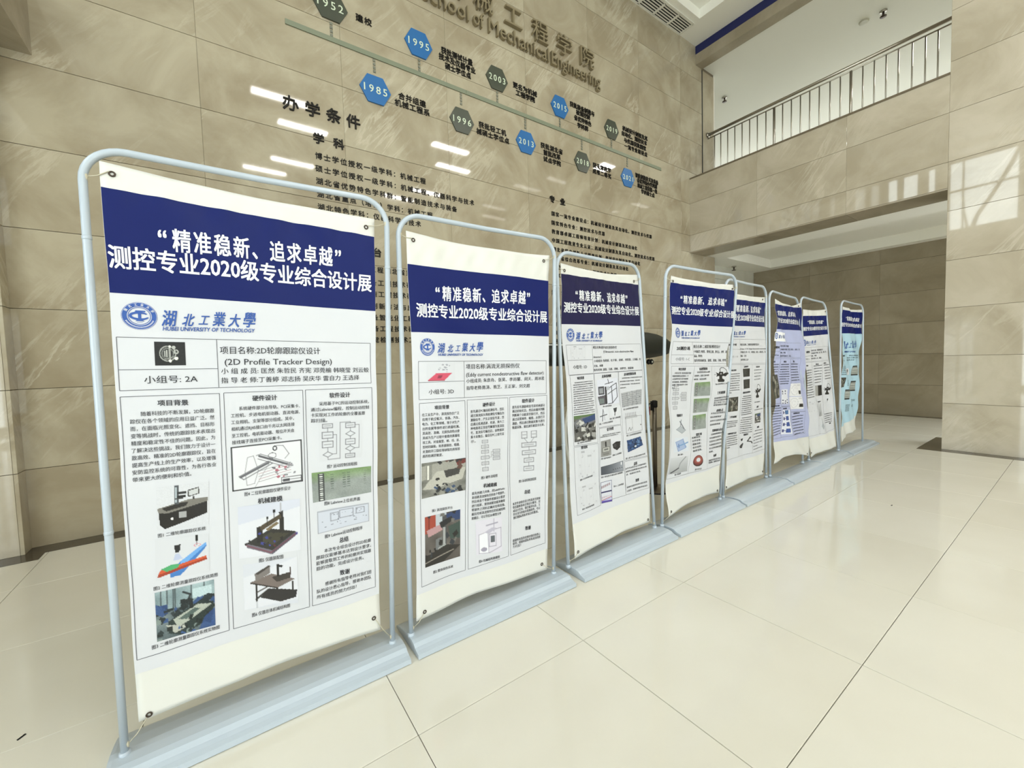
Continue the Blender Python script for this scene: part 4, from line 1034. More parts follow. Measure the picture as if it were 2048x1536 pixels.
# balcony railing
XRL = 7.97 * KS
rail = empty('railing', (XRL, 2.6 * KS, SILL)); rel = tuple(rail.location)
tag(rail, 'stainless steel balcony railing with slim upright bars above the wide opening', 'railing')
rz = ZW(5.54)
tube('handrail', [(XRL, YB + 0.0, rz), (XRL, 1.12 * KS, rz)], 0.026, M_STEEL, rail, rel=rel)
tube('rail_bar', [(XRL, YB, rz - .07), (XRL, 1.12 * KS, rz - .07)], 0.011, M_STEEL, rail, seg=8, rel=rel)
lathe('wall_flange', [(.001, 0), (.05, 0), (.05, -.015), (.001, -.015)], M_STEEL, rail, 20).matrix_local = Matrix.Translation((0, YB - 0.0 - rel[1], rz - rel[2])) @ Matrix.Rotation(math.pi / 2, 4, 'X') @ Matrix.Scale(-1, 4, (0, 0, 1))
YBAL = [4.33, 4.21, 4.08, 3.95, 3.82, 3.69, 3.56, 3.42, 3.29, 3.16, 3.03, 2.90, 2.77, 2.64, 2.50, 2.37, 2.24, 2.10, 1.97, 1.84, 1.71, 1.57, 1.44, 1.32]
for k, y in enumerate(YBAL):
    post = k in (8, 16)
    tube('post' if post else 'baluster', [(XRL, y * KS, SILL + .01), (XRL, y * KS, rz - .07)], 0.02 if post else 0.0095, M_STEEL, rail, seg=10, rel=rel)

# ------------------------------------------------------------------ tree outside the high window (mirrored in the marble)
M_BARK = mat('bark', '4a4238', 0.9)
tr = empty('tree', (-5.2, 2.3, -0.1))
tag(tr, 'bare branched tree outside the high left window, seen mirrored in the right wall', 'tree')
tube('trunk', [(0, 0, 0), (0.05, .1, 2.5), (0, -.1, 4.2), (0, .25, 5.1)], [.14, .12, .09, .07], M_BARK, tr)
tube('branch', [(0, .22, 5.0), (0.02, .05, 5.6), (0.0, -.25, 6.15), (.02, -.65, 7.0), (0, -.8, 7.5)], [.07, .055, .05, .06, .03], M_BARK, tr)
tube('branch', [(0, .25, 5.1), (0.0, .34, 5.8), (0, .38, 6.4), (0, .4, 6.9)], [.05, .02, .03, .004], M_BARK, tr)

# ================================================================== WALL LETTERING AND TIMELINE
M_INK = mat('black_acrylic', '17140f', 0.5, spec=0.25)
M_HEXD = mat('dark_green_grey_acrylic', '41463a', 0.3)
M_HEXB = mat('blue_acrylic', '1d66a6', 0.3)
M_BAR = mat('grey_green_acrylic', '7d8470', 0.35)
M_DOT = mat('grey_acrylic', '77786a', 0.4)
M_YEAR = mat('pale_lettering', 'd4dfc8', 0.4)
M_BRONZE = mat('brushed_bronze_letters', '8d8166', 0.35, metal=0.25)


def wall_text(name, s, x0, x1, zc, h, material, parent, rel, style='b', depth=0.008, off=0.0):
    x0, x1, zc, h = x0 * KS, x1 * KS, ZW(zc), h * KS
    tr_ = fit_text(s, style)
    n_ = len(s)
    pitch = ((x1 - x0) / h * .94 - .94) / max(1, n_ - 1)
    if has_cjk(s) and n_ > 1 and pitch > 1.04:          # letter-spaced characters keep their shape
        tr_ = cells([(ch, i * pitch, 0, 1, 0) for i, ch in enumerate(s)], .015 if 'b' in style else .008)

    def pos(u, v, q=0):
        return (x0 + (x1 - x0) * u - rel[0], YB - depth - off - q * .0006 - rel[1], zc + v * h - rel[2])
    parts = [tr_]
    if '：' in s:                                   # the title and the text after the colon are separate pieces
        pre = s[:s.index('：') + 1]
        full, _f = text2d(s, 0.0)
        xs_ = [p[0] for p in full]
        cut = len(pre) / len(s)
        parts = [([], []), ([], [])]
        mp_ = [{}, {}]
        for q in tr_[1]:
            w_ = 1 if tr_[0][q[0]][0] > cut else 0
            f_ = []
            for i in q:
                if i not in mp_[w_]:
                    mp_[w_][i] = len(parts[w_][0]); parts[w_][0].append(tr_[0][i])
                f_.append(mp_[w_][i])
            parts[w_][1].append(tuple(f_))
    for p_ in parts:
        ob_ = extruded(name, p_, pos, depth, material, parent)
    return ob_


def wall_thing(name, x, z, label, cat, group=None):
    o = empty(name, (x * KS, YB, ZW(z)))
    return tag(o, label, cat, group), tuple(o.location)


# raised school name
o, rel = wall_thing('wall_sign', 3.6, 5.7, 'large raised bronze Chinese characters naming the school, high on the marble wall', 'wall sign')
for ch, x in zip('机械工程学院', (2.42, 2.86, 3.31, 3.755, 4.195, 4.645)):
    wall_text('letter', ch, x - 0.135, x + 0.135, 5.70, 0.275, M_BRONZE, o, rel, 'n', 0.05)
o, rel = wall_thing('wall_sign', 3.5, 5.42, 'raised bronze English line School of Mechanical Engineering under the Chinese characters', 'wall sign')


def spaced(word, x0, x1):
    """letters of a word as separate meshes, spaced as set in type"""
    v, f = text2d(word, 0.0)
    xs0 = min(p[0] for p in v); xs1 = max(p[0] for p in v)
    c = bpy.data.curves.new('t', 'FONT'); adv = 0.0
    pre = 0.0
    for i, ch in enumerate(word):
        vi, fi = text2d(ch, 0.0)
        full, _ = text2d(word[:i + 1], 0.0)
        right = max(p[0] for p in full)
        wch = max(p[0] for p in vi) - min(p[0] for p in vi)
        a, b = right - wch, right
        m0 = min(p[0] for p in vi)
        sx = (x1 - x0) / (xs1 - xs0)

        def pos(u, v_, a=a, m0=m0):
            return ((x0 + (u - m0 + a - xs0) * sx) * KS - rel[0], YB - 0.045 - rel[1], ZW(5.36) + v_ * 0.252 * KS - rel[2])
        extruded('letter', (vi, fi), pos, 0.045, M_BRONZE, o)
    bpy.data.curves.remove(c)


for wd, a, b in (('School', 2.05, 2.643), ('of', 2.705, 2.855), ('Mechanical', 2.926, 3.899), ('Engineering', 3.95, 4.918)):
    spaced(wd, a, b)

# timeline bar
o, rel = wall_thing('timeline_bar', 3.55, 4.534, 'long thin grey-green bar of the timeline across the marble wall', 'timeline bar')
for k in range(3):
    a, b = 0.66 + k * 1.93, 0.66 + (k + 1) * 1.93
    box('bar_section', (a * KS, YB - 0.012, ZW(4.51)), (b * KS - 0.002, YB, ZW(4.558)), M_BAR, o, rel)

HEX = [('1952', 1.071, 4.856, 0, 'dark', [('建校', 1.316, 1.478, 4.86)]),
       ('1985', 1.486, 4.188, 0, 'blue', [('合并组建', 1.737, 2.057, 4.221), ('机械工程系', 1.692, 2.099, 4.137)]),
       ('1995', 1.996, 4.856, 0, 'blue', [('获批测试计量', 2.277, 2.693, 4.912), ('技术及仪器专业', 2.245, 2.731, 4.832), ('硕士学位点', 2.32, 2.663, 4.749)]),
       ('1996', 2.517, 4.178, 0, 'dark', [('获批轻工机', 2.754, 3.164, 4.214), ('械硕士学位点', 2.719, 3.207, 4.126)]),
       ('2003', 3.043, 4.850, 0, 'dark', [('更名为机械', 3.296, 3.694, 4.875), ('工程学院', 3.339, 3.656, 4.79)]),
       ('2013', 3.481, 4.186, 0, 'blue', [('获批湖北省', 3.738, 4.14, 4.229), ('首批改革', 3.784, 4.098, 4.145), ('试点学院', 3.781, 4.102, 4.056)]),
       ('2015', 4.101, 4.843, 0, 'blue', [('获批装备制造与', 4.304, 4.802, 4.957), ('检测控制', 4.427, 4.709, 4.88), ('省优势特色', 4.383, 4.735, 4.791), ('学科群', 4.446, 4.668, 4.70)]),
       ('2018', 4.528, 4.186, 0, 'dark', [('获天津教学', 4.752, 5.155, 4.207), ('成果二等奖', 4.749, 5.16, 4.117)]),
       ('2019', 5.179, 4.838, 0, 'dark', [('机械设计制造及其', 5.443, 6.08, 4.948), ('自动化、测控技术', 5.43, 6.06, 4.864), ('与仪器获批国家', 5.48, 6.04, 4.774), ('一流专业建设点', 5.49, 6.068, 4.683)]),
       ('2021', 5.55, 4.186, 0, 'blue', [('智能制造技术及装备', 5.75, 6.364, 4.285), ('省优势特色学科群', 5.79, 6.333, 4.208), ('机械工程获批一级', 5.80, 6.33, 4.128), ('学科博士点', 5.897, 6.255, 4.048)])]
for yr, hx_, hz_, _, colr, caps in HEX:
    up_ = hz_ > 4.5
    row = [q[0] for q in HEX if (q[2] > 4.5) == up_]
    where = ('leftmost', 'second', 'middle', 'fourth', 'rightmost')[row.index(yr)]
    side = 'upper row above' if up_ else 'lower row below'
    o, rel = wall_thing('year_plaque', hx_, hz_, '%s hexagon reading %s, %s of the %s the timeline bar' % ({'dark': 'dark green', 'blue': 'blue'}[colr], yr, where, side), 'plaque', 'hexagonal year plaques of the timeline')
    R_ = 0.165 * KS
    ring = [(R_ * math.cos(math.pi / 3 * k), R_ * 0.975 * math.sin(math.pi / 3 * k)) for k in range(6)]
    v = [(a, -0.016, b) for a, b in ring] + [(a, 0, b) for a, b in ring]
    f = [tuple(range(6))] + [(k, k + 6, (k + 1) % 6 + 6, (k + 1) % 6) for k in range(6)]
    obj('hexagon', v, [tuple(reversed(q)) for q in f], M_HEXD if colr == 'dark' else M_HEXB, o)
    wall_text('year_number', ' '.join(yr) if False else yr[0] + '\u2009' + yr[1] + '\u2009' + yr[2] + '\u2009' + yr[3], hx_ - .122, hx_ + .122, hz_, 0.082, M_YEAR, o, rel, '', 0.003, 0.016)
    for k in range(4):
        z = (4.575 + 0.037 * k) if up_ else (4.49 - 0.037 * k)
        box('connector_dot', ((hx_ - .013) * KS, YB - 0.008, ZW(z - .0125)), ((hx_ + .013) * KS, YB, ZW(z + .0125)), M_DOT, o, rel)
    c_, rel = wall_thing('wall_caption', (caps[0][1] + caps[0][2]) / 2, sum(q[3] for q in caps) / len(caps), 'black Chinese caption beside the %s hexagon of the %s the timeline bar' % (where, side), 'caption', 'captions of the timeline')
    for s_, a, b, z in caps:
        wall_text('text_line', s_, a, b, z, 0.074, M_INK, c_, rel, 'm')

BLOCKS = [('heading', [('办学条件', .60, 1.31, 3.79, .135)], 'large black four-character heading on the marble wall, left, under the timeline', 1),
          ('left', [('学科', .852, 1.139, 3.527, .10), ('博士学位授权一级学科：机械工程', .861, 2.018, 3.36, .064), ('硕士学位授权一级学科：机械工程、仪器科学与技术', .857, 2.649, 3.237, .064),
                    ('湖北省优势特色学科群：智能制造技术与装备', .857, 2.408, 3.117, .064), ('湖北省重点（培育）学科：机械工程', .86, 2.087, 2.991, .064), ('湖北特色学科：仪器科学与技术', .859, 1.938, 2.867, .064)],
           'black wall lettering with a two-character title and five lines, above the two nearest banners', 0),
          ('platform', [('科研平台', .85, 1.469, 2.487, .095)] + [(s_, .858, .858 + .0792 * len(s_), z, .064) for s_, z in zip(
              ['现代制造质量工程湖北省重点实验室', '湖北省农机装备工程技术研究中心', '湖北省机械制造工程技术研究中心', '湖北省制造业创新方法与应用中心', '湖北省现代装备智能化工程中心', '湖北省工业装备工程技术研究中心', '湖北省机器视觉检测技术工程中心'],
              (2.305, 2.167, 2.047, 1.918, 1.798, 1.678, 1.558))], 'black wall lettering glimpsed in the gap between the first and second banner', 0),
          ('major', [('专业', 3.875, 4.165, 3.533, .095), ('国家一流专业建设点：机械设计制造及其自动化、测控技术与仪器', 3.907, 6.164, 3.337, .062), ('国家特色专业：测控技术与仪器', 3.903, 4.989, 3.211, .062),
                     ('教育部卓越工程师培育计划：机械设计制造及其自动化', 3.903, 5.769, 3.089, .062), ('中国工程教育专业认证：机械设计制造及其自动化、测控技术与仪器', 3.905, 6.235, 2.968, .062),
                     ('湖北省拔尖创新人才培育计划：机械设计制造及其自动化', 3.91, 5.84, 2.845, .062), ('湖北省综合改革专业：机械设计制造及其自动化', 3.907, 5.535, 2.728, .062), ('荆楚卓越工程师计划：测控技术与仪器', 3.907, 5.25, 2.60, .062), ('新工科建设项目：机械工程', 3.907, 4.9, 2.484, .062)],
           'black wall lettering with a two-character title and rows of lines, above the third banner', 0),
          ('teaching', [('教学平台', 3.875, 4.50, 2.23, .095)] + [(s_, 3.907, 3.907 + .078 * len(s_), z, .062) for s_, z in zip(
              ['全国示范实践基地', '湖北省实验教学示范中心', '湖北省虚拟仿真实验中心', '湖北省校企共建基地', '湖北省人才培养基地'], (2.03, 1.908, 1.789, 1.669, 1.549))],
           'black wall lettering glimpsed in the gap between the second and third banner', 0)]
for nm, lines, lab, big in BLOCKS:
    o, rel = wall_thing('wall_lettering', (lines[0][1] + lines[0][2]) / 2, lines[0][3], lab, 'lettering')
    for s_, a, b, z, hh in lines:
        wall_text('text_line', s_, a, b, z, hh, M_INK, o, rel, 'b' if hh > .09 else '', 0.012 if hh > .09 else 0.006)

# ================================================================== PRINTED PICTURES (vertex coloured)
class Canvas:
    def __init__(s, w, h, bg, seed=1):
        s.w, s.h = w, h
        s.a = np.empty((h, w, 3)); s.a[:] = s.c(bg)
        s.yy, s.xx = np.mgrid[0:h, 0:w]
        s.X = (s.xx + .5) / w; s.Y = (s.yy + .5) / h
        s.r = np.random.RandomState(seed)

    def c(s, c):
        return np.array([int(c[i:i + 2], 16) / 255 for i in (0, 2, 4)])

    def poly(s, pts, col, al=1.0):
        n = len(pts); ins = np.zeros(s.X.shape, bool)
        j = n - 1
        for i in range(n):
            xi, yi = pts[i]; xj, yj = pts[j]
            cond = ((yi > s.Y) != (yj > s.Y))
            with np.errstate(divide='ignore', invalid='ignore'):
                t = (xj - xi) * (s.Y - yi) / ((yj - yi) or 1e-9) + xi
            ins ^= cond & (s.X < t)
            j = i
        s.a[ins] = s.a[ins] * (1 - al) + s.c(col) * al

    def rect(s, x0, y0, x1, y1, col, al=1.0):
        s.poly([(x0, y0), (x1, y0), (x1, y1), (x0, y1)], col, al)

    def line(s, pts, wd, col, al=1.0):
        asp = s.h / s.w
        for (x0, y0), (x1, y1) in zip(pts[:-1], pts[1:]):
            dx, dy = x1 - x0, (y1 - y0) * asp
            L = dx * dx + dy * dy + 1e-12
            t = np.clip(((s.X - x0) * dx + (s.Y - y0) * asp * dy) / L, 0, 1)
            d = np.hypot(s.X - x0 - t * dx, (s.Y - y0) * asp - t * dy)
            k = (np.clip((wd * .5 + .5 / s.w - d) * s.w, 0, 1) * al)[..., None]
            s.a = s.a * (1 - k) + s.c(col) * k

    def ell(s, x, y, rx, ry, col, hole=0.0, al=1.0):
        d = np.hypot((s.X - x) / rx, (s.Y - y) / ry)
        k = (d < 1) & (d > hole)
        s.a[k] = s.a[k] * (1 - al) + s.c(col) * al

    def frame(s, x0, y0, x1, y1, wd, col):
        s.line([(x0, y0), (x1, y0), (x1, y1), (x0, y1), (x0, y0)], wd, col)

    def noise(s, amp, cells=0):
        if cells:
            g = s.r.rand(cells + 2, cells + 2)
            fx, fy = s.X * cells, s.Y * cells
            ix, iy = fx.astype(int), fy.astype(int); tx, ty = fx - ix, fy - iy
            v = (g[iy, ix] * (1 - tx) + g[iy, ix + 1] * tx) * (1 - ty) + (g[iy + 1, ix] * (1 - tx) + g[iy + 1, ix + 1] * tx) * ty
            s.a += ((v - .5) * 2 * amp)[..., None]
        else:
            s.a += (s.r.rand(s.h, s.w, 1) - .5) * 2 * amp
        s.a = np.clip(s.a, 0, 1)

    def scatter(s, n, cols, smin, smax, x0=0, y0=0, x1=1, y1=1):
        for _ in range(n):
            x, y = s.r.uniform(x0, x1), s.r.uniform(y0, y1); w, h = s.r.uniform(smin, smax, 2)
            a = s.r.uniform(0, 3.14)
            ca, sa = math.cos(a) * .5, math.sin(a) * .5
            s.poly([(x - w * ca - h * sa, y - w * sa + h * ca), (x + w * ca - h * sa, y + w * sa + h * ca), (x + w * ca + h * sa, y + w * sa - h * ca), (x - w * ca + h * sa, y - w * sa - h * ca)], cols[s.r.randint(len(cols))])


PAPER = 'cfd1d7'


def draw_boxes(c, rects, col='55555c', wd=.014, fill=None):
    for (x, y, w, h) in rects:
        if fill: c.rect(x - w / 2, y - h / 2, x + w / 2, y + h / 2, fill)
        c.frame(x - w / 2, y - h / 2, x + w / 2, y + h / 2, wd, col)
        c.line([(x - w * .32, y), (x + w * .32, y)], wd * 1.4, '77777d', .7)


def paint(name, big=False):
    S = 2 if big else 1
    if name == 'gears':
        c = Canvas(64, 52, '08090a')
        c.ell(.42, .5, .27, .33, '9a9c98', .86); c.ell(.42, .5, .2, .25, '6f716e', .8); c.rect(.28, .34, .46, .68, '3a3c3b'); c.rect(.31, .38, .34, .64, 'b8bab5'); c.rect(.37, .34, .40, .66, 'c8cac4')
        c.rect(.455, .2, .52, .74, '9b9d98'); c.ell(.49, .2, .04, .05, 'dcdcd6'); c.ell(.49, .8, .05, .06, 'e6e6e0'); c.ell(.62, .24, .06, .07, 'b0b2ad'); c.ell(.69, .42, .085, .1, 'a9aba6', .5); c.ell(.69, .7, .06, .075, 'e0e0da'); c.line([(.3, .75), (.62, .62)], .03, '8c8e8a'); c.noise(.05)
    elif name == 'machine':
        c = Canvas(84, 72, PAPER)
        c.poly([(.04, .52), (.55, .42), (.96, .42), (.97, .72), (.15, .99), (.06, .88)], '1a1714'); c.poly([(.02, .5), (.6, .36), (.98, .36), (.97, .45), (.2, .63), (.04, .6)], '77746d')
        c.poly([(.1, .5), (.45, .42), (.6, .42), (.55, .5), (.18, .58)], '221f1c'); c.rect(.33, .02, .42, .44, '4b4f54'); c.rect(.34, .05, .38, .4, 'a9b4bb'); c.rect(.38, .16, .56, .22, '2a2a2a'); c.rect(.38, .25, .55, .31, '1d1d1d'); c.rect(.33, .3, .5, .34, '3a3a3a')
        c.poly([(.58, .15), (.8, .1), (.81, .26), (.59, .31)], '2d2a28'); c.poly([(.6, .17), (.785, .125), (.79, .245), (.61, .285)], 'c3c6c8'); c.rect(.68, .3, .72, .38, '33302e'); c.rect(.42, .62, .56, .77, 'a2a3a4'); c.ell(.29, .76, .025, .03, 'f2f2ee'); c.noise(.02)
    elif name == 'bars':
        c = Canvas(84, 66, PAPER)
        c.poly([(.45, .62), (.93, .22), (.95, .32), (.6, .78), (.45, .95), (.26, .97), (.26, .88)], '3f78bd'); c.poly([(.45, .62), (.93, .22), (.95, .28), (.45, .78)], '6ba2dd')
        c.poly([(.08, .78), (.94, .57), (.95, .66), (.1, .92), (.03, .92)], '9c3a20'); c.poly([(.08, .77), (.94, .56), (.94, .61), (.06, .86)], 'c8552f'); c.poly([(.1, .74), (.3, .66), (.44, .68), (.4, .76), (.2, .82)], '4ba36a')
        c.poly([(.34, .22), (.46, .2), (.45, .34), (.42, .4), (.36, .4)], '1c1c1e'); c.poly([(.36, .42), (.42, .42), (.5, .56), (.32, .58)], 'aeb9d8', .8); c.rect(.74, .02, .78, .16, '151515'); c.line([(.76, .16), (.76, .26)], .012, '444444'); c.ell(.77, .27, .07, .04, 'cf8c9c', .7)
    elif name in ('lab', 'rig', 'bench', 'desk'):
        seed = {'lab': 3, 'rig': 5, 'bench': 8, 'desk': 11}[name]
        c = Canvas(76, 60, '5d6a6e', seed)
        if name == 'lab':
            c.rect(0, 0, 1, .42, '8fa3a8'); c.noise(.12, 6)
            for x in (.1, .2, .3, .33, .6, .82): c.line([(x, 0), (x - .01, .42)], .016, '2c3336')
            c.rect(.62, .1, .95, .3, 'b9cdd2'); c.rect(0, .3, .2, .5, '2c4470'); c.scatter(30, ['1b2426', '2a3438', '1f2a2c', '35507e'], .04, .16, 0, .3, 1, .62); c.poly([(.2, .66), (.72, .38), (.98, .46), (.95, .8), (.45, 1), (.2, .9)], '23302e'); c.poly([(.28, .64), (.7, .44), (.95, .5), (.55, .74), (.35, .82)], 'aab0a6')
            c.poly([(.36, .66), (.64, .5), (.74, .54), (.5, .7)], '50605c'); c.rect(.55, .3, .62, .5, '1a2224'); c.line([(.46, .12), (.58, .2), (.54, .3)], .03, '1d2426'); c.poly([(.16, .72), (.45, .8), (.5, .86), (.3, .92)], 'b0b2aa'); c.scatter(25, ['16201e', '3a5a90', '223032', '7c8a86'], .03, .11, 0, .6, 1, 1)
            c.poly([(.8, .75), (1, .6), (1, 1), (.7, 1)], '2d4c86', .8)
        elif name == 'rig':
            c.a[:] = c.c('75756f'); c.noise(.1, 7); c.poly([(0, .1), (1, 0), (1, .3), (0, .5)], '9b9a92'); c.poly([(.02, .75), (.35, .3), (1, .28), (.92, .62), (.3, .8)], 'b5b3aa'); c.rect(.1, .08, .24, .5, '85857e'); c.rect(.13, .1, .17, .5, 'dddcd4'); c.poly([(.5, .3), (.88, .26), (.84, .46), (.55, .52)], '3c3a38'); c.poly([(.75, .02), (1, 0), (1, .15), (.8, .2)], '6b2f2c')
            c.ell(.36, .52, .05, .04, '23211f'); c.scatter(26, ['26282a', '33496a', '101214', '8f8e86'], .03, .12, .25, .68, .9, 1); c.scatter(8, ['5c4038', '2a2a2c'], .04, .12, .4, 0, 1, .25)
        elif name == 'bench':
            c.a[:] = c.c('5b5a58'); c.noise(.12, 8); c.rect(0, 0, 1, .14, '587048'); c.poly([(0, .25), (.35, .08), (1, .1), (1, .3), (.1, .5)], '6b6c72'); c.poly([(.35, .15), (1, .02), (1, .24), (.5, .34)], '31446e'); c.scatter(34, ['2b2927', '9a9a98', '4b4b4c', 'c2c2be', '17181a'], .04, .22, 0, .25, 1, 1)
        else:
            c.a[:] = c.c('3d3b34'); c.noise(.1, 6); c.scatter(30, ['1d1c19', '6d6a60', '8f8c82', '2c2e2b', '4b5044'], .05, .25); c.line([(.5, .3), (.35, .9)], .06, '9a978c')
        c.noise(.03)
    elif name == 'drawing':
        c = Canvas(120, 80, 'dcdde2'); c.frame(.012, .016, .988, .984, .02, '1a1a1e')
        k = '6a6a70'
        c.line([(.1, .68), (.5, .42), (.56, .48), (.16, .76), (.1, .68)], .012, k); c.line([(.12, .7), (.5, .46)], .03, '5a5a60'); c.line([(.38, .28), (.8, .56)], .03, '56565c'); c.line([(.36, .34), (.78, .62)], .01, k); c.line([(.34, .26), (.4, .24), (.84, .54), (.78, .62)], .01, k)
        c.ell(.56, .3, .06, .07, k, .8); c.ell(.6, .14, .035, .06, '3a3a40', .55); c.line([(.62, .08), (.72, .1), (.8, .3), (.74, .4)], .008, k); c.line([(.56, .36), (.3, .98)], .004, k); c.line([(.22, .28), (.3, .26), (.36, .6), (.3, .88), (.2, .9), (.18, .6), (.22, .28)], .006, k)
        for i in range(5): c.line([(.36, .62 + i * .06), (.82, .5 + i * .06)], .005, '9a6a72' if i % 2 else k)
        c.scatter(14, ['8a8a90', 'a86070', '606066'], .02, .06, .45, .55, .88, .82); c.rect(.68, .84, .97, .96, 'dcdde2'); c.frame(.68, .84, .97, .96, .008, '222226'); c.rect(.7, .87, .8, .94, '4a4a50'); c.line([(.68, .9), (.97, .9)], .006, '222226')
    elif name == 'gantry':
        c = Canvas(96, 84, 'ccd0de'); c.poly([(0, .35), (1, .15), (1, 1), (0, 1)], 'd8dae2')
        c.poly([(.12, .72), (.5, .5), (.92, .62), (.52, .92)], '2b2a26'); c.poly([(.12, .72), (.12, .8), (.52, 1), (.52, .92)], '6d6672'); c.poly([(.52, .92), (.92, .62), (.92, .7), (.52, 1)], '54505c'); c.poly([(.28, .7), (.5, .57), (.8, .64), (.54, .82)], '3d3a2c')
        c.poly([(.28, .44), (.38, .42), (.38, .72), (.28, .74)], '1f1c18'); c.poly([(.64, .2), (.71, .18), (.72, .56), (.65, .6)], '24211c'); c.poly([(.32, .44), (.66, .24), (.68, .32), (.36, .52)], '4c4232'); c.poly([(.42, .5), (.6, .38), (.64, .42), (.46, .54)], '75664c'); c.line([(.45, .3), (.45, .42)], .01, '222222'); c.rect(.44, .26, .465, .31, '151515'); c.line([(.56, .2), (.56, .3)], .01, '222222'); c.rect(.545, .14, .58, .2, '151515'); c.line([(.67, .04), (.67, .2)], .02, 'a4a4aa')
        c.scatter(18, ['1d1a18', '3a3f8a', '5a2228', '2a2824'], .02, .05, .08, .55, .98, .85); c.line([(.12, .76), (.5, .96), (.92, .66)], .01, '7c2e3c')
    elif name == 'table':
        c = Canvas(90, 72, 'cfd2dc'); c.poly([(0, .3), (1, 0), (1, .9), (0, 1)], 'd7d9e1')
        c.poly([(.12, .42), (.5, .28), (.94, .46), (.62, .6)], '756a66'); c.poly([(.12, .42), (.62, .6), (.62, .63), (.12, .45)], '38322f'); c.poly([(.2, .24), (.48, .1), (.48, .26), (.22, .42)], '7a7472'); c.poly([(.2, .24), (.44, .1), (.5, .11), (.26, .27)], '413c39'); c.poly([(.5, .36), (.84, .3), (.86, .42), (.6, .48)], '3c3733'); c.rect(.6, .1, .65, .36, '1c1a19'); c.poly([(.6, .1), (.72, .14), (.7, .18), (.6, .15)], '1c1a19'); c.rect(.84, .2, .87, .36, '38211f')
        c.rect(.21, .46, .25, .86, '2b2826'); c.rect(.58, .6, .62, .72, '2b2826'); c.rect(.88, .5, .91, .68, '2b2826'); c.line([(.22, .8), (.44, .62)], .03, '2b2826'); c.line([(.22, .66), (.42, .56)], .02, '3a3633'); c.poly([(.3, .76), (.46, .6), (.98, .7), (.95, .86), (.66, .92), (.3, .78)], '2c2a2a'); c.line([(.23, .86), (.23, 1)], .03, 'bfc2ca')
    elif name == 'flow':
        c = Canvas(76, 72, PAPER)
        draw_boxes(c, [(.2, .1, .22, .1), (.2, .34, .24, .16), (.2, .58, .24, .16), (.72, .12, .22, .12), (.72, .55, .22, .14), (.72, .92, .22, .1)])
        for x, y in ((.2, .84), (.72, .34), (.72, .73)): c.line([(x - .11, y), (x, y - .07), (x + .11, y), (x, y + .07), (x - .11, y)], .012, '55555c')
        c.line([(.2, .15), (.2, .26)], .01, '55555c'); c.line([(.2, .42), (.2, .5)], .01, '55555c'); c.line([(.2, .66), (.2, .77)], .01, '55555c'); c.line([(.2, .92), (.2, .97), (.48, .97), (.48, .03), (.72, .03), (.72, .06)], .01, '55555c'); c.line([(.72, .18), (.72, .27)], .01, '55555c'); c.line([(.72, .4), (.72, .48)], .01, '55555c'); c.line([(.72, .62), (.72, .66)], .01, '55555c'); c.line([(.72, .8), (.72, .87)], .01, '55555c'); c.line([(.83, .73), (.93, .73), (.93, .12), (.83, .12)], .01, '55555c'); c.line([(.31, .84), (.4, .84), (.4, .34), (.32, .34)], .01, '55555c')
    elif name in ('flow2', 'flow3'):
        c = Canvas(52, 72, PAPER)
        if name == 'flow2':
            draw_boxes(c, [(.25, .06, .24, .09), (.25, .22, .3, .09), (.25, .38, .3, .09), (.25, .56, .34, .09), (.25, .74, .3, .09), (.25, .92, .24, .1), (.75, .38, .3, .08), (.75, .5, .3, .08), (.75, .62, .3, .08)], wd=.016); c.line([(.25, .1), (.25, .88)], .01, '77777c'); c.line([(.42, .56), (.52, .56), (.52, .4), (.6, .4)], .012, '77777c'); c.line([(.52, .5), (.6, .5)], .012, '77777c')
        else:
            draw_boxes(c, [(.26, .09, .22, .16), (.66, .09, .22, .16), (.45, .34, .6, .1), (.45, .53, .56, .1), (.45, .72, .4, .1), (.45, .93, .42, .11)], wd=.018); c.line([(.26, .18), (.4, .29)], .012, '55555c'); c.line([(.66, .18), (.52, .29)], .012, '55555c')
            for y in (.43, .62, .82): c.line([(.45, y - .04), (.45, y + .05)], .014, '55555c')
    elif name == 'green':
        c = Canvas(80, 48, '8f9693', 4); k = np.clip(1 - c.Y * 2.4, 0, 1)[..., None]; c.a = c.a * (1 - k) + c.c('6f8d57') * k; c.noise(.05, 6); c.rect(.1, .06, .2, 1, '3c3f40')
        for i in range(13): c.rect(.12, .08 + i * .07, .18, .11 + i * .07, 'd8dbd8')
        for x in (.3, .5, .58, .86):
            for i in range(7): c.rect(x, .12 + i * .08, x + .045, .15 + i * .08, '4f5a52' if x < .8 else '70786f', .8)
        c.noise(.03)
    elif name == 'block':
        c = Canvas(84, 40, 'c6cbd8'); c.frame(.01, .02, .99, .98, .012, '8a8c94'); c.rect(0, 0, 1, .07, 'a9adb8')
        c.frame(.25, .2, .4, .55, .01, '6a6c76'); c.frame(.42, .14, .68, .5, .01, '6a6c76'); c.frame(.74, .16, .9, .44, .01, '5a5c66'); c.scatter(36, ['6a6c7a', '8e92a2', '555866'], .012, .04, .05, .2, .95, .8)
    elif name == 'redplate':
        c = Canvas(56, 40, PAPER); c.poly([(.05, .95), (.32, .55), (.88, .55), (.62, .95)], 'c84a62'); c.poly([(.05, .95), (.62, .95), (.62, 1), (.05, 1)], '93283c'); c.poly([(.4, .68), (.55, .66), (.5, .84), (.36, .86)], '8a2c44'); c.scatter(12, ['b8bac2', '9a9ca6'], .03, .09, .4, .05, .95, .5)
    elif name == 'scope':
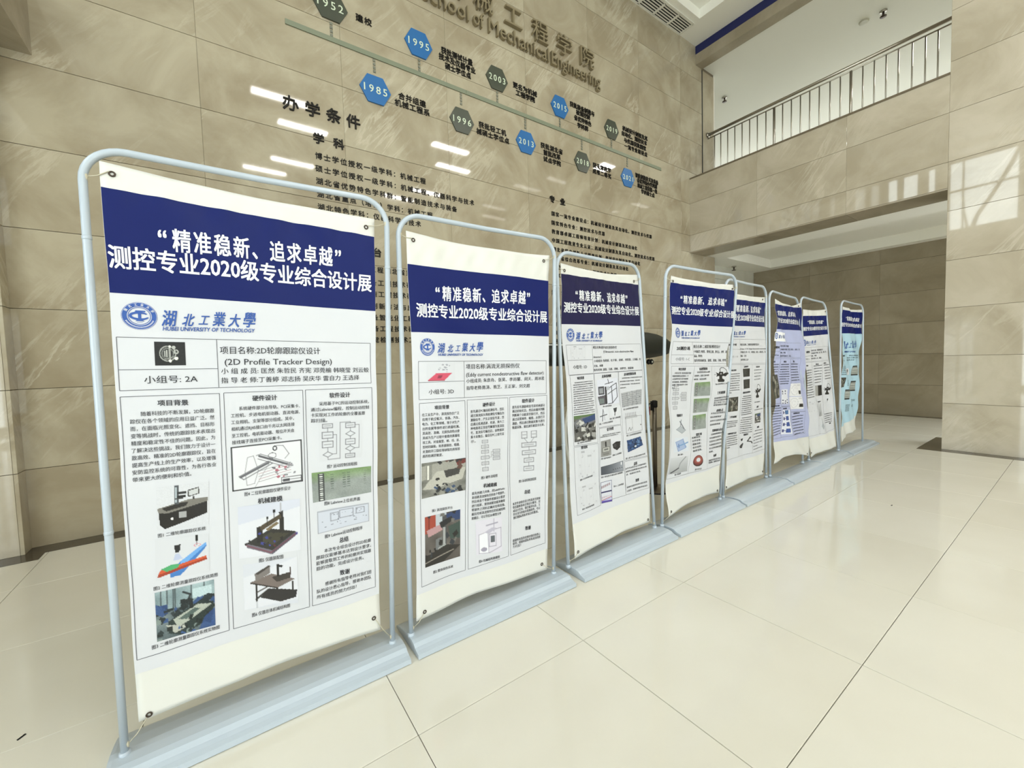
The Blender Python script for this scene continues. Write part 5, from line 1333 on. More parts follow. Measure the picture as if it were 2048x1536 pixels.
        c = Canvas(60, 78, '5a5450', 6); c.noise(.08, 6); c.rect(0, 0, .3, .34, '9c4433'); c.rect(.1, 0, .14, .3, '7a2f24'); c.rect(.3, 0, .6, .25, 'b4bcc4'); c.poly([(.05, .28), (.42, .22), (.5, .34), (.1, .42)], 'b48f92'); c.poly([(.6, .04), (1, 0), (1, .2), (.62, .22)], '2c3e66'); c.rect(.48, .05, .6, .72, '47484a'); c.rect(.5, .3, .56, .72, 'a0a2a2'); c.poly([(.4, .18), (.75, .1), (.78, .2), (.45, .3)], '242426'); c.poly([(.3, .5), (.46, .48), (.46, .7), (.3, .74)], '6f7274'); c.poly([(.36, .68), (.58, .64), (.6, .86), (.38, .92)], '9ea2a0'); c.poly([(0, .8), (.6, .66), (1, .74), (.5, 1), (0, 1)], '2a2724'); c.poly([(.65, .3), (1, .24), (1, .6), (.7, .56)], '3a4a44'); c.scatter(14, ['221f1d', '6d6a66', '30343a'], .04, .14); c.line([(0, .92), (.8, .8)], .02, 'b0a89e')
    elif name == 'cabinet':
        c = Canvas(56, 64, 'd6d3df'); c.poly([(.12, .42), (.45, .36), (.5, 1), (.12, .98)], 'e6e6ee'); c.line([(.12, .42), (.45, .36), (.95, .3), (.96, .84), (.5, .98), (.12, .96), (.12, .42)], .016, '8a8698'); c.line([(.45, .4), (.48, .98)], .016, '8a8698'); c.rect(.55, .5, .72, .68, '5a5f66'); c.frame(.5, .44, .76, .8, .014, '7a7788'); c.line([(.68, 0), (.68, .38)], .03, 'a9a6b6'); c.line([(.4, .18), (.82, .14)], .04, '9a97a8'); c.poly([(.3, .38), (.6, .26), (.8, .3), (.5, .42)], 'b6b3c4'); c.ell(.3, .86, .12, .06, '9a97a8')
    elif name == 'faint':
        c = Canvas(48, 60, PAPER, 9); c.scatter(22, ['c2c3ca', 'cfd0d6', 'b4b5be'], .02, .09, .1, .05, .9, .95)
        for i in range(4): c.line([(.2 + .18 * i, .1), (.2 + .18 * i, .85)], .008, 'c4c5cc')
        c.rect(.2, .04, .4, .1, 'a9aab2'); c.rect(.55, .2, .75, .26, 'b0b1b8')
    elif name == 'console':
        c = Canvas(72, 90, 'd3d6e2'); c.rect(.04, .28, .3, .6, '4a4a52'); c.rect(.08, .34, .25, .55, '8e9298'); c.poly([(0, .66), (.34, .62), (.36, .98), (.06, 1)], '55525a'); c.rect(.06, .74, .28, .94, '6e7878'); c.poly([(.34, .3), (.42, .3), (.42, .98), (.34, .98)], '2c2b30')
        for p_ in ([(.42, .45), (.66, .3), (.92, .2), (.92, .74), (.66, .96), (.46, .98)], [(.66, .32), (.66, .94)], [(.46, .6), (.66, .5), (.9, .4)]): c.line(p_, .03, '3a3a42')
        c.line([(.5, 0), (.54, .2)], .025, '3a3a42'); c.line([(.36, .2), (.74, .14)], .035, '55555e'); c.rect(.4, .3, .56, .44, 'b0b4be'); c.noise(.02)
    elif name == 'cross':
        c = Canvas(44, 44, 'd3d6de'); c.line([(.1, .6), (.8, .5)], .07, '5c5e66'); c.line([(.3, .95), (.45, .1)], .06, '4a4c54'); c.line([(.5, .2), (.56, .9)], .03, '7c7e86')
    elif name == 'tip':
        c = Canvas(36, 44, 'd5d8de'); c.poly([(.35, .2), (.7, .15), (.62, .55), (.42, .6)], '3c3e42'); c.line([(.5, .5), (.46, .9)], .06, '2c2c30')
    elif name == 'probe':
        c = Canvas(44, 60, '8d8d8c', 2); c.noise(.06, 5); c.rect(.42, .08, .54, .4, '161618'); c.rect(.16, .44, .84, .72, 'b4b4b0'); c.frame(.16, .44, .84, .72, .03, '4c4c4c'); c.rect(.3, .52, .7, .62, '6a6a6a'); c.rect(.2, .78, .8, .9, '777775')
    elif name == 'blackbox':
        c = Canvas(44, 44, PAPER); c.poly([(.1, .3), (.5, .1), (.95, .15), (.9, .75), (.55, .98), (.15, .7)], '1d1d1f'); c.ell(.38, .45, .12, .14, '4a4a4e', .5)
    elif name == 'panel':
        c = Canvas(80, 34, '4a4f58'); k = np.clip(c.X * 1.2 - .2, 0, 1)[..., None]; c.a = c.a * (1 - k) + c.c('9ba0aa') * k
        for i in range(5): c.ell(.52 + i * .1, .62, .018, .05, '1c1c20')
        c.rect(.88, .1, .92, .35, 'd8dade'); c.frame(.01, .02, .99, .98, .014, '34363c')
    elif name == 'waves':
        c = Canvas(44, 80, 'cfd2dc'); c.frame(.02, .01, .98, .99, .04, '3a3c6a'); c.rect(.04, .46, .96, .53, '2e2a5a'); c.rect(.04, .9, .96, .98, '54409a')
        for i in range(9): c.line([(.1 + .09 * i, .3 - .012 * i), (.1 + .09 * i, .2 - .01 * i)], .04, '7a4a4e'); c.line([(.1 + .09 * i, .78 - .012 * i), (.1 + .09 * i, .7)], .03, '9a5a70')
        c.line([(.06, .86), (.94, .76)], .05, 'b04a50'); c.line([(.06, .9), (.94, .82)], .04, '5a62c0')
    elif name == 'tablepic':
        c = Canvas(72, 52, 'a7a9ad')
        for i in range(7): c.line([(0, .12 + i * .13), (1, .12 + i * .13)], .012, '6b6d72')
        for x in (.02, .3, .55, .75, .98): c.line([(x, 0), (x, 1)], .012, '6b6d72')
        c.scatter(60, ['85878c', 'c0c2c6', '606268'], .02, .06)
    elif name == 'plot':
        c = Canvas(64, 66, PAPER)
        for i in range(7): c.line([(.1 + i * .09, .02), (.1 + i * .09, .2)], .02, '66666c')
        c.frame(.06, .22, .96, .94, .014, '66666c'); c.frame(.04, .18, .7, .26, .014, '77777c'); c.line([(.42, .3), (.42, .9)], .012, '8a8a90'); c.line([(.16, .82), (.24, .68), (.3, .84), (.4, .7)], .02, '55555c'); c.ell(.9, .66, .03, .03, '2c2c30')
    elif name == 'pcb':
        c = Canvas(60, 46, PAPER, 5); c.poly([(.02, .12), (.9, .02), (.98, .82), (.2, .96), (.05, .98)], '26426f'); c.scatter(26, ['3b5f8e', '1a2c50', '5f83ac', '16223c'], .04, .16, .12, .15, .9, .8); c.ell(.5, .7, .06, .07, 'c8d2dc'); c.ell(.42, .35, .09, .11, '1c2c4c', .6); c.ell(.68, .4, .09, .11, '5a7ca4', .6)
    elif name == 'assembly':
        c = Canvas(48, 50, 'd2d5db'); c.poly([(.2, .7), (.5, .5), (.85, .78), (.55, .98)], 'aab0b8'); c.line([(.2, .7), (.5, .5), (.85, .78), (.55, .98), (.2, .7)], .02, '777c86'); c.line([(.5, .2), (.74, .7)], .06, '5a606a'); c.line([(.6, .1), (.5, .5)], .04, '6a707a')
    elif name == 'bluebox':
        c = Canvas(48, 50, 'd0d6e0'); c.poly([(.1, .3), (.6, .12), (.78, .75), (.32, .95)], '9fb0d0'); c.line([(.1, .3), (.6, .12), (.78, .75), (.32, .95), (.1, .3)], .025, '6a7cae'); c.line([(.25, .6), (.95, .38)], .08, '6f96c0'); c.line([(.6, .3), (.82, .7)], .05, '7a9ccc'); c.line([(.3, .45), (.35, .7)], .05, '5b70a8')
    elif name == 'arm':
        c = Canvas(48, 52, 'c9ccd1'); k = np.clip(c.Y, 0, 1)[..., None]; c.a = c.a * (1 - k * .2); c.line([(.86, .05), (.6, .4), (.5, .7), (.2, .88)], .05, '8c8f94'); c.line([(.5, .7), (.12, .92)], .07, '33343a')
    elif name == 'ring':
        c = Canvas(48, 54, PAPER); c.ell(.5, .55, .42, .42, '3c1a18'); c.ell(.5, .47, .4, .38, '7a3530'); c.ell(.5, .44, .3, .27, '9c5048', .6); c.ell(.5, .45, .17, .16, PAPER)
    elif name == 'camera':
        c = Canvas(56, 60, PAPER); k = '131315'; c.ell(.42, .5, .12, .13, k); c.rect(.3, .34, .56, .62, k); c.poly([(.1, .36), (.3, .44), (.3, .6), (.14, .66), (.2, .5)], k); c.poly([(.56, .46), (.78, .36), (.84, .5), (.7, .64), (.56, .6)], k); c.rect(.32, .6, .5, .86, k); c.poly([(.22, .82), (.5, .76), (.64, .86), (.6, 1), (.26, 1)], k); c.line([(.38, .36), (.36, .16), (.44, .06), (.6, .06), (.78, .2), (.84, .4)], .03, k); c.ell(.86, .44, .06, .06, k); c.line([(.02, .52), (.2, .5)], .02, k); c.ell(.42, .46, .05, .05, '9a9aa0')
    elif name == 'dark':
        c = Canvas(40, 40, '23241f', 4); c.noise(.05, 5); c.line([(.2, .3), (.6, .7)], .03, '4a4c44'); c.ell(.5, .5, .2, .2, '3a3c36', .7)
    elif name == 'halfdark':
        c = Canvas(44, 48, '0c0c0d'); c.rect(0, 0, .42, 1, '9c9c9a'); c.noise(.04)
    elif name == 'parts':
        c = Canvas(52, 48, PAPER); c.poly([(.12, .12), (.3, .08), (.26, .3), (.16, .32)], '2a2a2e'); c.poly([(.04, .75), (.3, .5), (.34, .6), (.24, 1), (.06, .95)], '2a2a2e'); c.line([(.8, .05), (.62, .4), (.9, .48), (.96, .62)], .08, '2e2e32'); c.ell(.8, .1, .06, .07, '2a2a2e')
    elif name == 'icons':
        c = Canvas(52, 72, 'dfe1ea', 2)
        for x, y in ((.2, .14), (.7, .12), (.18, .3), (.66, .3), (.2, .74), (.55, .78), (.84, .7), (.2, .92), (.5, .92), (.82, .9)): c.rect(x - .09, y - .05, x + .09, y + .04, '2d3150' if y < .2 or x > .8 else '55597a')
    elif name == 'circleplot':
        c = Canvas(52, 60, 'e2e2e6'); c.ell(.35, .5, .26, .38, 'b4b6be', .92); c.ell(.35, .5, .12, .18, 'c8c9d0', .85); c.rect(.68, .55, .96, .84, '0b0b0c'); c.rect(.62, .1, .9, .2, 'c6c7cd')
    elif name == 'bluefl':
        c = Canvas(52, 84, 'dfe2ee')
        for y in (.1, .34, .58, .84): c.rect(.36, y - .08, .8, y + .08, '2f4f9a' if y > .2 else '3c6aa0'); c.rect(.08, y - .07, .24, y + .06, '4a4f86'); c.line([(.24, y), (.36, y)], .03, '4a4f86')
    elif name == 'phone':
        c = Canvas(36, 60, '8f9490', 3); c.rect(0, 0, 1, .14, '26272a'); c.rect(0, .86, 1, 1, '101012'); c.noise(.05, 5); c.rect(.1, .25, .9, .4, 'b5bab6'); c.rect(.1, .5, .9, .62, 'a5a9a4')
    else:
        c = Canvas(8, 8, '888888')
    return c.a


# ================================================================== BANNER STANDS
WAVES = {1: [(.004, 1.2, 2.2, .3), (.0015, 3, 7, 1.1)], 2: [(.006, 1.5, 1.2, 1.2), (.002, 2, 4, .2)], 3: [(.006, .8, 2.1, .5), (.003, 2.3, 3.1, 2)],
         4: [(.010, .7, 2.6, 2.2), (.004, 2.1, 5.3, .7)], 5: [(.006, 1.1, 1.8, .2), (.003, 2.6, 2.2, 1)], 6: [(.010, 1.4, 2.5, 1.2), (.005, 2.7, 6, .4)],
         7: [(.008, 1.2, 1.7, 2.7), (.003, 3, 4, .4)], 8: [(.012, 1.6, 1.9, .3), (.006, 3.1, 5.2, 1.4)]}
EDGE = {1: (.006, .002), 2: (.010, .004), 3: (.012, .006), 4: (.010, .016), 5: (.006, .010), 6: (.03, .02), 7: (.006, .008), 8: (.012, .03)}
PRINT_LOW = {1: .09, 2: .07, 3: .12, 4: .137, 5: .123, 6: .13, 7: .121, 8: .115}
PRINT_BASE = {6: 'lilac', 8: 'sky'}


class Banner:
    def __init__(s, k, P, ab):
        s.k = k; s.P = [Vector(p) for p in P]; s.ab = ab
        s.org = (s.P[0] + s.P[1]) / 2; s.org.z = 0

    def frame(s, a, b):
        BL, BR, TL, TR = s.P
        return BL * ((1 - a) * (1 - b)) + BR * (a * (1 - b)) + TL * ((1 - a) * b) + TR * (a * b)

    def pt(s, u, t, off=0.0):
        """banner surface; off = how far in front of the cloth"""
        TL, TR, BR, BL = s.ab
        ew, ws_ = EDGE[s.k]
        uu = u + (ws_ * .5 * math.sin(t * 11 + s.k) + ws_ * .5 * math.sin(t * 23 + 2 * s.k)) * (abs(u - .5) * 2) ** 3
        if s.k == 2: uu += .022 * math.sin(math.pi * t) * (1 - u) ** 2
        tt = t
        if t > .96: tt -= ew * math.sin(math.pi * min(1, max(0, u))) * (t - .96) / .04
        if t < .04: tt += ew * math.sin(math.pi * min(1, max(0, u))) * (.04 - t) / .04
        a = (1 - uu) * (1 - tt) * BL[0] + uu * (1 - tt) * BR[0] + (1 - uu) * tt * TL[0] + uu * tt * TR[0]
        b = (1 - uu) * (1 - tt) * BL[1] + uu * (1 - tt) * BR[1] + (1 - uu) * tt * TL[1] + uu * tt * TR[1]
        p = s.frame(a, b)
        d = 0.0
        for (A, fs, ft, ph) in WAVES[s.k]:
            d += A * math.sin(2 * math.pi * (fs * u + ft * t) + ph)
        # creases under the top hem and above the bottom hem
        top = math.exp(-((t - .955) / .03) ** 2)
        d += .0030 * top * math.sin(34 * u + 40 * t + s.k) + .0022 * top * math.sin(61 * u - 75 * t)
        low = math.exp(-((t - .06) / .05) ** 2)
        d += .002 * low * math.sin(19 * u + 37 * t + s.k * 2)
        p.y -= d + off + (.02 if s.k == 6 else .004)
        return p - s.org


def grid_quad(B, q, off, nu=None, nv=None):
    """q = TL,TR,BR,BL in poster coordinates -> subdivided patch"""
    (a, b, c, d, e, f, g, h) = q
    nu = nu or max(1, int(abs(c - a) / .025) + 1); nv = nv or max(1, int(abs(h - b) / .012) + 1)
    V = []
    for j in range(nv + 1):
        v = j / nv
        for i in range(nu + 1):
            u = i / nu
            x = (1 - u) * (1 - v) * a + u * (1 - v) * c + u * v * e + (1 - u) * v * g
            y = (1 - u) * (1 - v) * b + u * (1 - v) * d + u * v * f + (1 - u) * v * h
            V.append(B.pt(x, y, off))
    F = [(j * (nu + 1) + i, (j + 1) * (nu + 1) + i, (j + 1) * (nu + 1) + i + 1, j * (nu + 1) + i + 1) for j in range(nv) for i in range(nu)]
    return V, F


def line_strip(B, pts, w, off):
    V, F = [], []
    for (x0, y0), (x1, y1) in zip(pts[:-1], pts[1:]):
        n = max(1, int(math.hypot(x1 - x0, (y1 - y0) * 2) / .03))
        dx, dy = x1 - x0, (y1 - y0) * 2.2
        L = math.hypot(dx, dy) or 1
        nx, ny = -dy / L * w, dx / L * w / 2.2
        k = len(V)
        for i in range(n + 1):
            t = i / n
            x, y = x0 + (x1 - x0) * t, y0 + (y1 - y0) * t
            V += [B.pt(x - nx, y - ny, off), B.pt(x + nx, y + ny, off)]
        F += [(k + 2 * i, k + 2 * i + 1, k + 2 * i + 3, k + 2 * i + 2) for i in range(n)]
    return V, F


class Acc:
    def __init__(s): s.v, s.f = [], []

    def add(s, V, F):
        k = len(s.v); s.v += V; s.f += [tuple(i + k for i in q) for q in F]


def text_on(B, s0, t0, s1, t1, h, s, style, off, acc):
    v, f = cells(SLOGAN) if s.startswith('\u201c') else (cells(BRUSH) if s == '湖北工業大學' else fit_text(s, style))
    acc.add([B.pt(s0 + (s1 - s0) * x, t0 + (t1 - t0) * x + y * h, off + q * .00025) for x, y, q in v], f)


def hstack_width(s):
    return sum(1.0 if ord(ch) > 0x2E80 else 0.55 for ch in s)


LABELS = {
    1: 'nearest banner stand at the far left, navy header, group number 2A, pale blue frame',
    2: 'second banner stand from the left, navy header, group number 3D, wide blank top hem',
    3: 'third banner stand from the left, dark plum-navy header, group number 1D',
    4: 'fourth banner stand from the left, navy header, rippled sheet with green pictures',
    5: 'fifth banner stand from the left, white sheet half hidden behind the rippled fourth one',
    6: 'sixth banner stand from the left, with the lilac-tinted crumpled sheet',
    7: 'seventh banner stand from the left, leaning white sheet next to the light blue one',
    8: 'farthest banner stand, right end of the row, curling light blue sheet'}
BASEX = {1: (-.368, .600), 2: (.634, 1.580), 3: (1.648, 2.568), 4: (2.602, 3.535), 5: (3.562, 4.480), 6: (4.505, 5.436), 7: (5.462, 6.255), 8: (6.285, 7.30)}
PROF = [(1.944, .003), (1.943, .014), (1.925, .022), (1.875, .036), (1.815, .048), (1.785, .050), (1.745, .049), (1.722, .044), (1.706, .033), (1.690, .027), (1.668, .022), (1.666, .003)]
TITLES = {}

for k, P, ab in STANDS:
    B = Banner(k, P, ab)
    root = empty('banner_stand', B.org)
    tag(root, LABELS[k], 'banner stand', 'banner stands in a row across the lobby floor')
    org = B.org
    # base: bent sheet-metal foot, poles plug into its ridge
    x0, x1 = BASEX[k]
    dy = 0.0 if k < 7 else (0.05 if k == 7 else 0.04)
    n = len(PROF)
    V = []
    xs = [x0, x0 + .012, (x0 + x1) / 2, x1 - .012, x1]
    for i, x in enumerate(xs):
        q = .985 if i in (0, 4) else 1.0
        V += [(x - org.x, y + dy * 0.6 - org.y, max(z * q - (.001 if i in (0, 4) else 0), 0)) for y, z in PROF]
    F = [(i * n + j, i * n + j + 1, (i + 1) * n + j + 1, (i + 1) * n + j) for i in range(4) for j in range(n - 1)]
    F += [tuple(range(n - 1, -1, -1)), tuple(4 * n + j for j in range(n))]
    F += [(i * n + n - 1, i * n, (i + 1) * n, (i + 1) * n + n - 1) for i in range(4)]
    ob = obj('base', V, F, M_STAND, root)
    bm = bmesh.new(); bm.from_mesh(ob.data); bmesh.ops.recalc_face_normals(bm, faces=bm.faces); bm.to_mesh(ob.data); bm.free()
    # frame: one bent tube
    BL, BR, TL, TR = B.P
    R = .105
    up1 = (TL - BL).normalized(); up2_ = (TR - BR).normalized(); ac = (TR - TL).normalized()
    pts = [BL - up1 * .012, BL + up1 * .6, BL + up1 * 1.2, TL - up1 * R]
    for q in range(1, 9):
        t = q / 9 * math.pi / 2
        pts.append(TL + up1 * (-R + R * math.sin(t)) + ac * (R - R * math.cos(t)))
    pts += [TL + ac * R, TL.lerp(TR, .5) + Vector((0, 0, -.004)), TR - ac * R]
    for q in range(1, 9):
        t = q / 9 * math.pi / 2
        pts.append(TR - ac * (R - R * math.sin(t)) - up2_ * (R - R * math.cos(t)))
    pts += [TR - up2_ * R, BR + up2_ * 1.2, BR + up2_ * .6, BR - up2_ * .012]
    tube('frame', pts, .0112, M_STAND, root, seg=14, rel=org)
    for p_, d_ in ((BL, up1), (BR, up2_)):
        for zz_ in (.735, 1.66):
            c0 = p_ + d_ * zz_
            tube('coupling', [c0 - d_ * .006, c0 - d_ * .004, c0 + d_ * .004, c0 + d_ * .006], [.0114, .0124, .0124, .0114], M_STAND, root, seg=14, rel=org)
        tube('socket', [p_ - d_ * .012, p_ + d_ * .008, p_ + d_ * .010], [.0165, .0155, .012], M_STAND, root, seg=14, rel=org)
    # banner sheet
    NU, NV = 44, 100
    V = [B.pt(i / NU, j / NV) for j in range(NV + 1) for i in range(NU + 1)]
    F = [(j * (NU + 1) + i, j * (NU + 1) + i + 1, (j + 1) * (NU + 1) + i + 1, (j + 1) * (NU + 1) + i) for j in range(NV) for i in range(NU)]
    sheet = obj('banner_sheet', V, F, M_CLOTH, root, smooth=True)
    sm_ = sheet.modifiers.new('thickness', 'SOLIDIFY'); sm_.thickness = .0006; sm_.offset = -1 if False else 1
    sm_.offset = -1.0
    hd = [o for o in PRINT if o[0] == k and o[1] == 'H'][0]
    hb = hd[2][5]; hb2 = hd[2][7]
    low = PRINT_LOW[k]
    pv, pf = grid_quad(B, (0.001, hb2, .999, hb, .999, low, 0.001, low), .0011, 44, 84)
    obj('print_ground', pv, pf, PRINT_MATS[PRINT_BASE.get(k, 'paper')], sheet, smooth=True)
    accs = {}
    npic = 0
    for e in PRINT:
        if e[0] != k: continue
        kd = e[1]
        if kd == 'H':
            q = list(e[2]); q[0] = max(q[0], .001); q[6] = max(q[6], .001); q[2] = min(max(q[2], .999) if q[2] > .97 else q[2], .999); q[4] = min(max(q[4], .999), .999)
            if k in (1, 2, 3, 4, 5, 7, 8): q[0] = q[6] = .001; q[2] = q[4] = .999
            if k == 6: q[0] = q[6] = .001; q[2] = q[4] = .999
            V, F = grid_quad(B, q, .0014, 44, 16)
            obj('header_band', V, F, PRINT_MATS[e[3]], sheet, smooth=True)
        elif kd == 'F':
            V, F = grid_quad(B, e[2], .0016)
            obj('pasted_label', V, F, PRINT_MATS[e[3]], sheet)
        elif kd == 'T':
            _, _, a, b, c, d, h_, s_, st_, col = e
            nm = 'header_title' if col == 'W' else ('school_name' if col == 'B' else ('heading' if 'b' in st_ else 'body_text'))
            key_ = (nm, col) if nm not in ('heading', 'header_title') else (nm, col, len(accs))
            text_on(B, a, b, c, d, h_, s_, st_, .0024, accs.setdefault(key_, Acc()))
        elif kd == 'R':
            A = e[2:10]; dt, lines, ind, st_, col = e[10:15]
            nl = len(lines)
            full = max(hstack_width(s_) + (ind if i == 0 else 0) for i, s_ in enumerate(lines))
            for i, s_ in enumerate(lines):
                t = i / max(1, nl - 1)
                xl, yl = A[0] + (A[4] - A[0]) * t, A[1] + (A[5] - A[1]) * t
                xr, yr = A[2] + (A[6] - A[2]) * t, A[3] + (A[7] - A[3]) * t
                w0 = (ind / full if i == 0 else 0); w1 = w0 + hstack_width(s_) / full
                if w1 > .93: w1 = 1.0
                text_on(B, xl + (xr - xl) * w0, yl + (yr - yl) * w0, xl + (xr - xl) * w1, yl + (yr - yl) * w1, dt, s_, st_, .0024, accs.setdefault(('body_text', col), Acc()))
        elif kd == 'B':
            q = e[2]; pts_ = [(q[0], q[1]), (q[2], q[3]), (q[4], q[5]), (q[6], q[7]), (q[0], q[1])]
            V, F = line_strip(B, pts_, .0011, .002)
            accs.setdefault(('ruled_lines', 'L'), Acc()).add(V, F)
        elif kd == 'L':
            q = e[2]
            V, F = line_strip(B, [(q[0], q[1]), (q[2], q[3])], .0011, .002)
            accs.setdefault(('ruled_lines', 'L'), Acc()).add(V, F)
        elif kd == 'E':
            q = e[2]
            cx, cy = (q[0] + q[2]) / 2, (q[1] + q[3]) / 2; rx, ry = abs(q[2] - q[0]) / 2, abs(q[5] - q[7]) / 2

            def ringm(r0, r1, off, acc, n=44):
                V, F = [], []
                for i in range(n):
                    t = 2 * math.pi * i / n
                    V += [B.pt(cx + rx * r0 * math.cos(t), cy + ry * r0 * math.sin(t), off), B.pt(cx + rx * r1 * math.cos(t), cy + ry * r1 * math.sin(t), off)]
                F = [(2 * i, 2 * i + 1, (2 * i + 3) % (2 * n), (2 * i + 2) % (2 * n)) for i in range(n)]
                acc.add(V, F)
            ab_ = Acc(); aw_ = Acc()
            ringm(.69, 1.0, .002, ab_); ringm(.60, .64, .002, ab_)
            ringm(.955, .97, .0026, aw_)
            if k < 5:
                for i, ch in enumerate('湖北工业大学'):                     # ring lettering, top half
                    t = math.radians(152 - i * 124 / 5)
                    v_, f_ = fit_text(ch, 'b')
                    ca, sa = math.cos(t - math.pi / 2), math.sin(t - math.pi / 2)
                    VV = []
                    for x, y, q_ in v_:
                        lx, ly = (x - .5) * .17, y * .19
                        gx, gy = .83 * math.cos(t) + lx * ca - ly * sa, .83 * math.sin(t) + lx * sa + ly * ca
                        VV.append(B.pt(cx + rx * gx, cy + ry * gy, .0028 + q_ * .0002))
                    aw_.add(VV, f_)
                for i in range(26):                                      # small letters of the lower ring
                    t = math.radians(205 + i * 5.2)
                    V_ = [B.pt(cx + rx * r_ * math.cos(t + d_), cy + ry * r_ * math.sin(t + d_), .0028) for r_, d_ in ((.78, 0), (.87, 0), (.87, .045), (.78, .045))]
                    aw_.add(V_, [(0, 1, 2, 3)])
            # centre device: upright bar crossed by an open orbit
            def polyc(pts_, acc, off=.0022):
                acc.add([B.pt(cx + rx * x, cy + ry * y, off) for x, y in pts_], [tuple(range(len(pts_)))])
            polyc([(-.08, -.34), (.1, -.34), (.1, .3), (-.08, .3)], ab_); polyc([(-.26, .3), (.34, .3), (.34, .4), (-.2, .4)], ab_)
            polyc([(-.16, -.3), (.2, -.3), (.26, -.38), (-.24, -.38)], ab_)
            V, F = [], []
            for i in range(31):
                t = math.radians(35 + i * 10.2)
                w_ = .05 + .035 * math.sin((i / 30) * math.pi)
                V += [B.pt(cx + rx * (.5 + w_) * math.cos(t), cy + ry * (.24 + w_) * math.sin(t), .0024), B.pt(cx + rx * (.5 - w_) * math.cos(t), cy + ry * (.24 - w_) * math.sin(t), .0024)]
            ab_.add(V, [(2 * i, 2 * i + 1, 2 * i + 3, 2 * i + 2) for i in range(30)])
            polyc([(-.16, -.48), (.16, -.48), (.16, -.46), (-.16, -.46)], ab_)
            obj('emblem', ab_.v, ab_.f, PRINT_MATS['B'], sheet)
            obj('emblem_lettering', aw_.v, aw_.f, PRINT_MATS['W'], sheet)
        elif kd == 'P':
            img = paint(e[3])
            if k >= 6: img = img[::2, ::2]
            hh_, ww_ = img.shape[:2]
            V, F = grid_quad(B, e[2], .0019 + .00003 * npic, ww_ - 1, hh_ - 1)
            npic += 1
            po = obj('picture', V, F, M_PIC, sheet)
            lin = 0.91 * np.where(img <= .04045, img / 12.92, ((img + .055) / 1.055) ** 2.4)
            ca_ = po.data.color_attributes.new('ink', 'FLOAT_COLOR', 'POINT')
            buf = np.ones((hh_ * ww_, 4), np.float32); buf[:, :3] = lin.reshape(-1, 3)
            ca_.data.foreach_set('color', buf.ravel())
        elif kd == 'G':
            c0 = B.pt(e[2], e[3], .0015)
            V, F = [], []
            n1, n2 = 18, 6
            for i in range(n1):
                t = 2 * math.pi * i / n1
                for j in range(n2):
                    w_ = 2 * math.pi * j / n2
                    rr = .0068 + .0026 * math.cos(w_)
                    V.append((c0.x + rr * math.cos(t), c0.y - .0016 * math.sin(w_) - .0008, c0.z + rr * math.sin(t)))
            F = [(i * n2 + j, i * n2 + (j + 1) % n2, ((i + 1) % n1) * n2 + (j + 1) % n2, ((i + 1) % n1) * n2 + j) for i in range(n1) for j in range(n2)]
            obj('grommet', V, F, M_GROM, sheet, smooth=True)
            # cord from the eyelet to the pole
            left = e[2] < .5
            topside = e[3] > .5
            pole = (TL - up1 * (R * .9)) if (left and topside) else ((TR - up2_ * (R * .9)) if topside else ((BL + up1 * .03) if left else (BR + up2_ * .03)))
            a_ = c0 + Vector((-.006 if left else .006, -.002, .006 if topside else -.006))
            b_ = pole - org + Vector((.009 if left else -.009, -.004, 0))
            mid = a_.lerp(b_, .5) + Vector((0, -.004, -.006))
            tube('cord', [a_, mid, b_], .0016, M_CORD, root, seg=6)
            tube('cord_knot', [b_ + Vector((0, 0, .012)), b_ + Vector((0, -.002, .004)), b_ + Vector((0, 0, -.006)), b_ + Vector((0, 0, -.012))], [.001, .0045, .004, .001], M_CORD, root, seg=8)
    for key_, ac_ in accs.items():
        obj(key_[0], ac_.v, ac_.f, PRINT_MATS[key_[1]], sheet)

# ================================================================== EXHIBITS BEHIND THE ROW
M_UAV = mat('matt_olive_black', '23261f', 0.5)
M_UAVD = mat('grey_nose_cap', '4a4d48', 0.4)
M_WHITE = mat('white_trim', 'e6e6e0', 0.4)
M_TYRE = mat('black_rubber', '0d0d0d', 0.7)
M_RED = mat('red_plastic', '8e1420', 0.4)
M_POST = mat('stanchion_steel', '7d756a', 0.28, metal=0.9)
M_BOARD = mat('grey_board', '8f8c80', 0.5)

UX0, UY0 = 3.8, 3.25
uav = empty('model_aircraft', (UX0, UY0, 0))
tag(uav, 'dark olive model aircraft with pointed nose and small wheel, behind the third banner', 'model aircraft')
ST_ = [(-1.45, 1.36, .02, .02), (-1.38, 1.355, .06, .055), (-1.1, 1.335, .115, .11), (-.6, 1.36, .15, .15), (-.1, 1.40, .17, .175), (.25, 1.425, .17, .172), (.5, 1.428, .165, .165), (.7, 1.424, .15, .148), (.88, 1.412, .115, .115), (1.0, 1.40, .08, .08), (1.08, 1.39, .05, .05)]
V, F = [], []
SEG = 20
for (x, z, ry, rz) in ST_:
    for i in range(SEG):
        t = 2 * math.pi * i / SEG
        c_, s_ = math.cos(t), math.sin(t)
        V.append((x, ry * math.copysign(abs(c_) ** .85, c_), z + rz * math.copysign(abs(s_) ** .85, s_)))
F = [(i * SEG + j, i * SEG + (j + 1) % SEG, (i + 1) * SEG + (j + 1) % SEG, (i + 1) * SEG + j) for i in range(len(ST_) - 1) for j in range(SEG)]
F += [tuple(range(SEG - 1, -1, -1)), tuple((len(ST_) - 1) * SEG + j for j in range(SEG))]
obj('fuselage', V, F, M_UAV, uav, smooth=True)
tube('nose_cap', [(1.07, 0, 1.39), (1.13, 0, 1.386), (1.19, 0, 1.382)], [.052, .045, .012], M_UAVD, uav)


